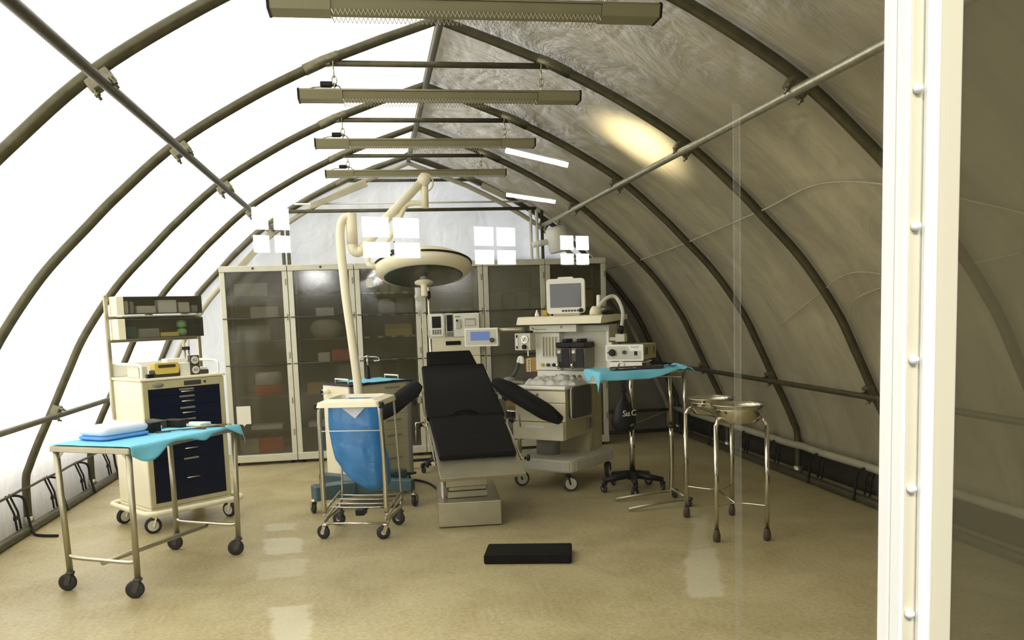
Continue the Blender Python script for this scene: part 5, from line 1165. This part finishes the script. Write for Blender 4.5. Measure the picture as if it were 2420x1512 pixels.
# ------------------------------------------------------------------ the hall behind the photographer
# hall windows; their mirror images stand on a line in the clear sheet
wins = [(-2.43, 22.6, .9, 1.12, 3.30), (.66, 25.0, 1.70, 1.14, 3.26), (4.12, 28.0, 1.5, 1.20, 3.17), (8.02, 33.0, 1.33, 1.12, 3.36)]
for i, (x, D, w, h, z) in enumerate(wins):
    y = 2 * (YP + .036) - D
    dx = (8.02 + 2.43); dy = (33.0 - 22.6); ang = -math.atan2(dy, dx) * .55
    t = bpy.data.objects.new('window_%d' % (3 + i), None); COL.objects.link(t); t.location = (x, y, z); t.rotation_euler = (0, 0, ang); tag(t, kind='structure', label='lit hall window mirrored in the clear sheet, %s' % ['leftmost', 'second', 'third', 'rightmost'][i])
    s = 1 / math.cos(ang) * .96; W = w * s; g = .15
    for x0, x1 in ((-W / 2, -g / 2), (g / 2, W / 2)):
        for z0, z1 in ((0, h * .38), (h * .38 + g, h)):
            b = MB(); b.bx(x0, x1, -.02, .0, z0, z1); b.build('pane', 'daylight', t)
    b = MB(); b.bx(-W / 2 - .1, W / 2 + .1, -.12, -.03, -.1, h + .1); b.build('window_frame', 'hall', t)
for (xa, za, xb, zb, D, lb) in ((2.934, 4.971, 4.265, 4.66, 18.0, 'lit hall tube mirrored as the upper bright bar'), (3.894, 4.873, 5.29, 4.658, 24.0, 'lit hall tube mirrored as the lower bright bar')):
    y = 2 * (YP + .036) - D; t = thing('hall_tube', lb, 'lamp', (0, y, 0), 0, 'lit tubes of the hall')
    b = MB(); b.cyl((xa, 0, za), (xb, 0, zb), .055, seg=10); b.build('tube', 'tube_lit', t)
    b = MB(); b.beam((xa - .05, 0, za + .1), (xb + .05, 0, zb + .1), .12, .06); b.build('housing', 'hall', t)
    for f_ in (.15, .85):
        b = MB(); b.cyl((xa + (xb - xa) * f_, 0, za + (zb - za) * f_ + .1), (xa + (xb - xa) * f_, 0, 8.5), .012, seg=6); b.build('hanger_rod', 'hall', t)
b = MB(); b.bx(-14, 22, -34.2, 0.9, 8.5, 8.6); tag(b.build('ceiling_hall', 'hall'), kind='structure', label='dark hall ceiling')
b = MB(); b.bx(-16, 22, -34.2, -34.0, 0, 8.5); tag(b.build('wall_hall', 'hall'), kind='structure', label='dark far wall of the hall')

for nm, x in (('wall_hall_left', -14.1), ('wall_hall_right', 22.0)):
    b = MB(); b.bx(x, x + .1, -34, .9, 0, 8.5); tag(b.build(nm, 'hall'), kind='structure')
arch_o = [(-p.x, p.z) for p in HC[::-1]] + [(p.x, p.z) for p in HC[1:]]
def ring_wall(name, m, outer, y, lab):
    """sheet between the arch outline and an outline given per arch point"""
    b = MB(); A = [b.bm.verts.new((XR + x * 1.02, y, z * 1.015)) for x, z in arch_o]; B = [b.bm.verts.new((o[0], y, o[1])) for o in map(outer, arch_o)]
    b._tag([b.bm.faces.new((A[k], A[k + 1], B[k + 1], B[k])) for k in range(len(A) - 1)]); tag(b.build(name, m), kind='structure', label=lab)
def to_hall(p):
    x, z = p
    if abs(x) > 3.0 and z < .1: return (XR + math.copysign(6, x), 0.0)
    k = min(6 / max(abs(x), .01), 8.4 / max(z, .01)); return (XR + x * k, z * k)
ring_wall('wall_front', 'hall', to_hall, .915, 'hall wall around the tent mouth')
for xa, xb in ((-14, XR - 5.98), (XR + 5.98, 22)):
    b = MB(); b.bx(xa, xb, .90, .93, 0, 8.5); tag(b.build('wall_front', 'hall'), kind='structure')
def to_frame(p):
    x, z = p; cx, cz, hx, hz = .30, 0.0, 2.12, 2.74; dx, dz = XR + x - cx, z - cz
    k = min(hx / max(abs(dx), .01), hz / max(dz, .01)); return (cx + dx * k, cz + dz * k)
ring_wall('wall_mouth', 'skin', to_frame, .965, 'sheeting around the window panes')
# ------------------------------------------------------------------ light
b = MB(); b.bx(1.15, 7.0, 10.54, 13.0, 0.0, 2.35); b.bx(-5.6, -5.3, 1.5, 16, 0, 1.75); tag(b.build('added_sun_block', 'hall'), kind='structure', label='dark unseen blocks added outside the tent to hold back the sun')  # unseen blocks added to shade the end wall and lower left side
def sun(name, d, strength, col, ang):
    l = bpy.data.lights.new(name, 'SUN'); l.energy = strength; l.color = col; l.angle = R(ang)
    o = bpy.data.objects.new(name, l); COL.objects.link(o); o.rotation_euler = Vector(d).to_track_quat('-Z', 'Y').to_euler(); return o
sun('sun', (1.0, -0.34, -0.50), 18.5, (1, .985, .95), 24)
def area(name, loc, tgt, sx, sy, e, col):
    l = bpy.data.lights.new(name, 'AREA'); l.shape = 'RECTANGLE'; l.size = sx; l.size_y = sy; l.energy = e; l.color = col
    o = bpy.data.objects.new(name, l); COL.objects.link(o); o.location = loc; o.rotation_euler = (Vector(tgt) - Vector(loc)).to_track_quat('-Z', 'Y').to_euler(); return o
area('hall_ceiling_lamp', (-1.0, -3.2, 5.4), (-1.0, -2.2, 0), 5.0, 1.2, 800, (1, .98, .92))
w = bpy.data.worlds.new('World'); S.world = w; w.use_nodes = True
bg = w.node_tree.nodes['Background']; bg.inputs['Color'].default_value = (.95, .90, .66, 1); bg.inputs['Strength'].default_value = 0.10
# warm work lamp standing outside the shaded side, glowing through the sheeting
l = bpy.data.lights.new('outside_work_lamp', 'SPOT'); l.energy = 140; l.color = (1, .80, .40); l.spot_size = R(58); l.spot_blend = 1.0; l.shadow_soft_size = .1
o = bpy.data.objects.new('outside_work_lamp', l); COL.objects.link(o); o.location = (2.50, 6.15, 3.55); o.rotation_euler = (Vector((2.03, 6.28, 2.80)) - Vector((2.50, 6.15, 3.55))).to_track_quat('-Z', 'Y').to_euler()

S.view_settings.view_transform = 'Standard'; S.view_settings.look = 'None'; S.view_settings.exposure = 0.0; S.view_settings.gamma = 1.0; S.view_settings.use_curve_mapping = False
try:
    S.cycles.use_denoising = True; S.cycles.max_bounces = 10; S.cycles.transparent_max_bounces = 24; S.cycles.transmission_bounces = 6; S.cycles.diffuse_bounces = 5
    S.cycles.sample_clamp_indirect = 6.0; S.cycles.caustics_reflective = False; S.cycles.caustics_refractive = False
except Exception: pass
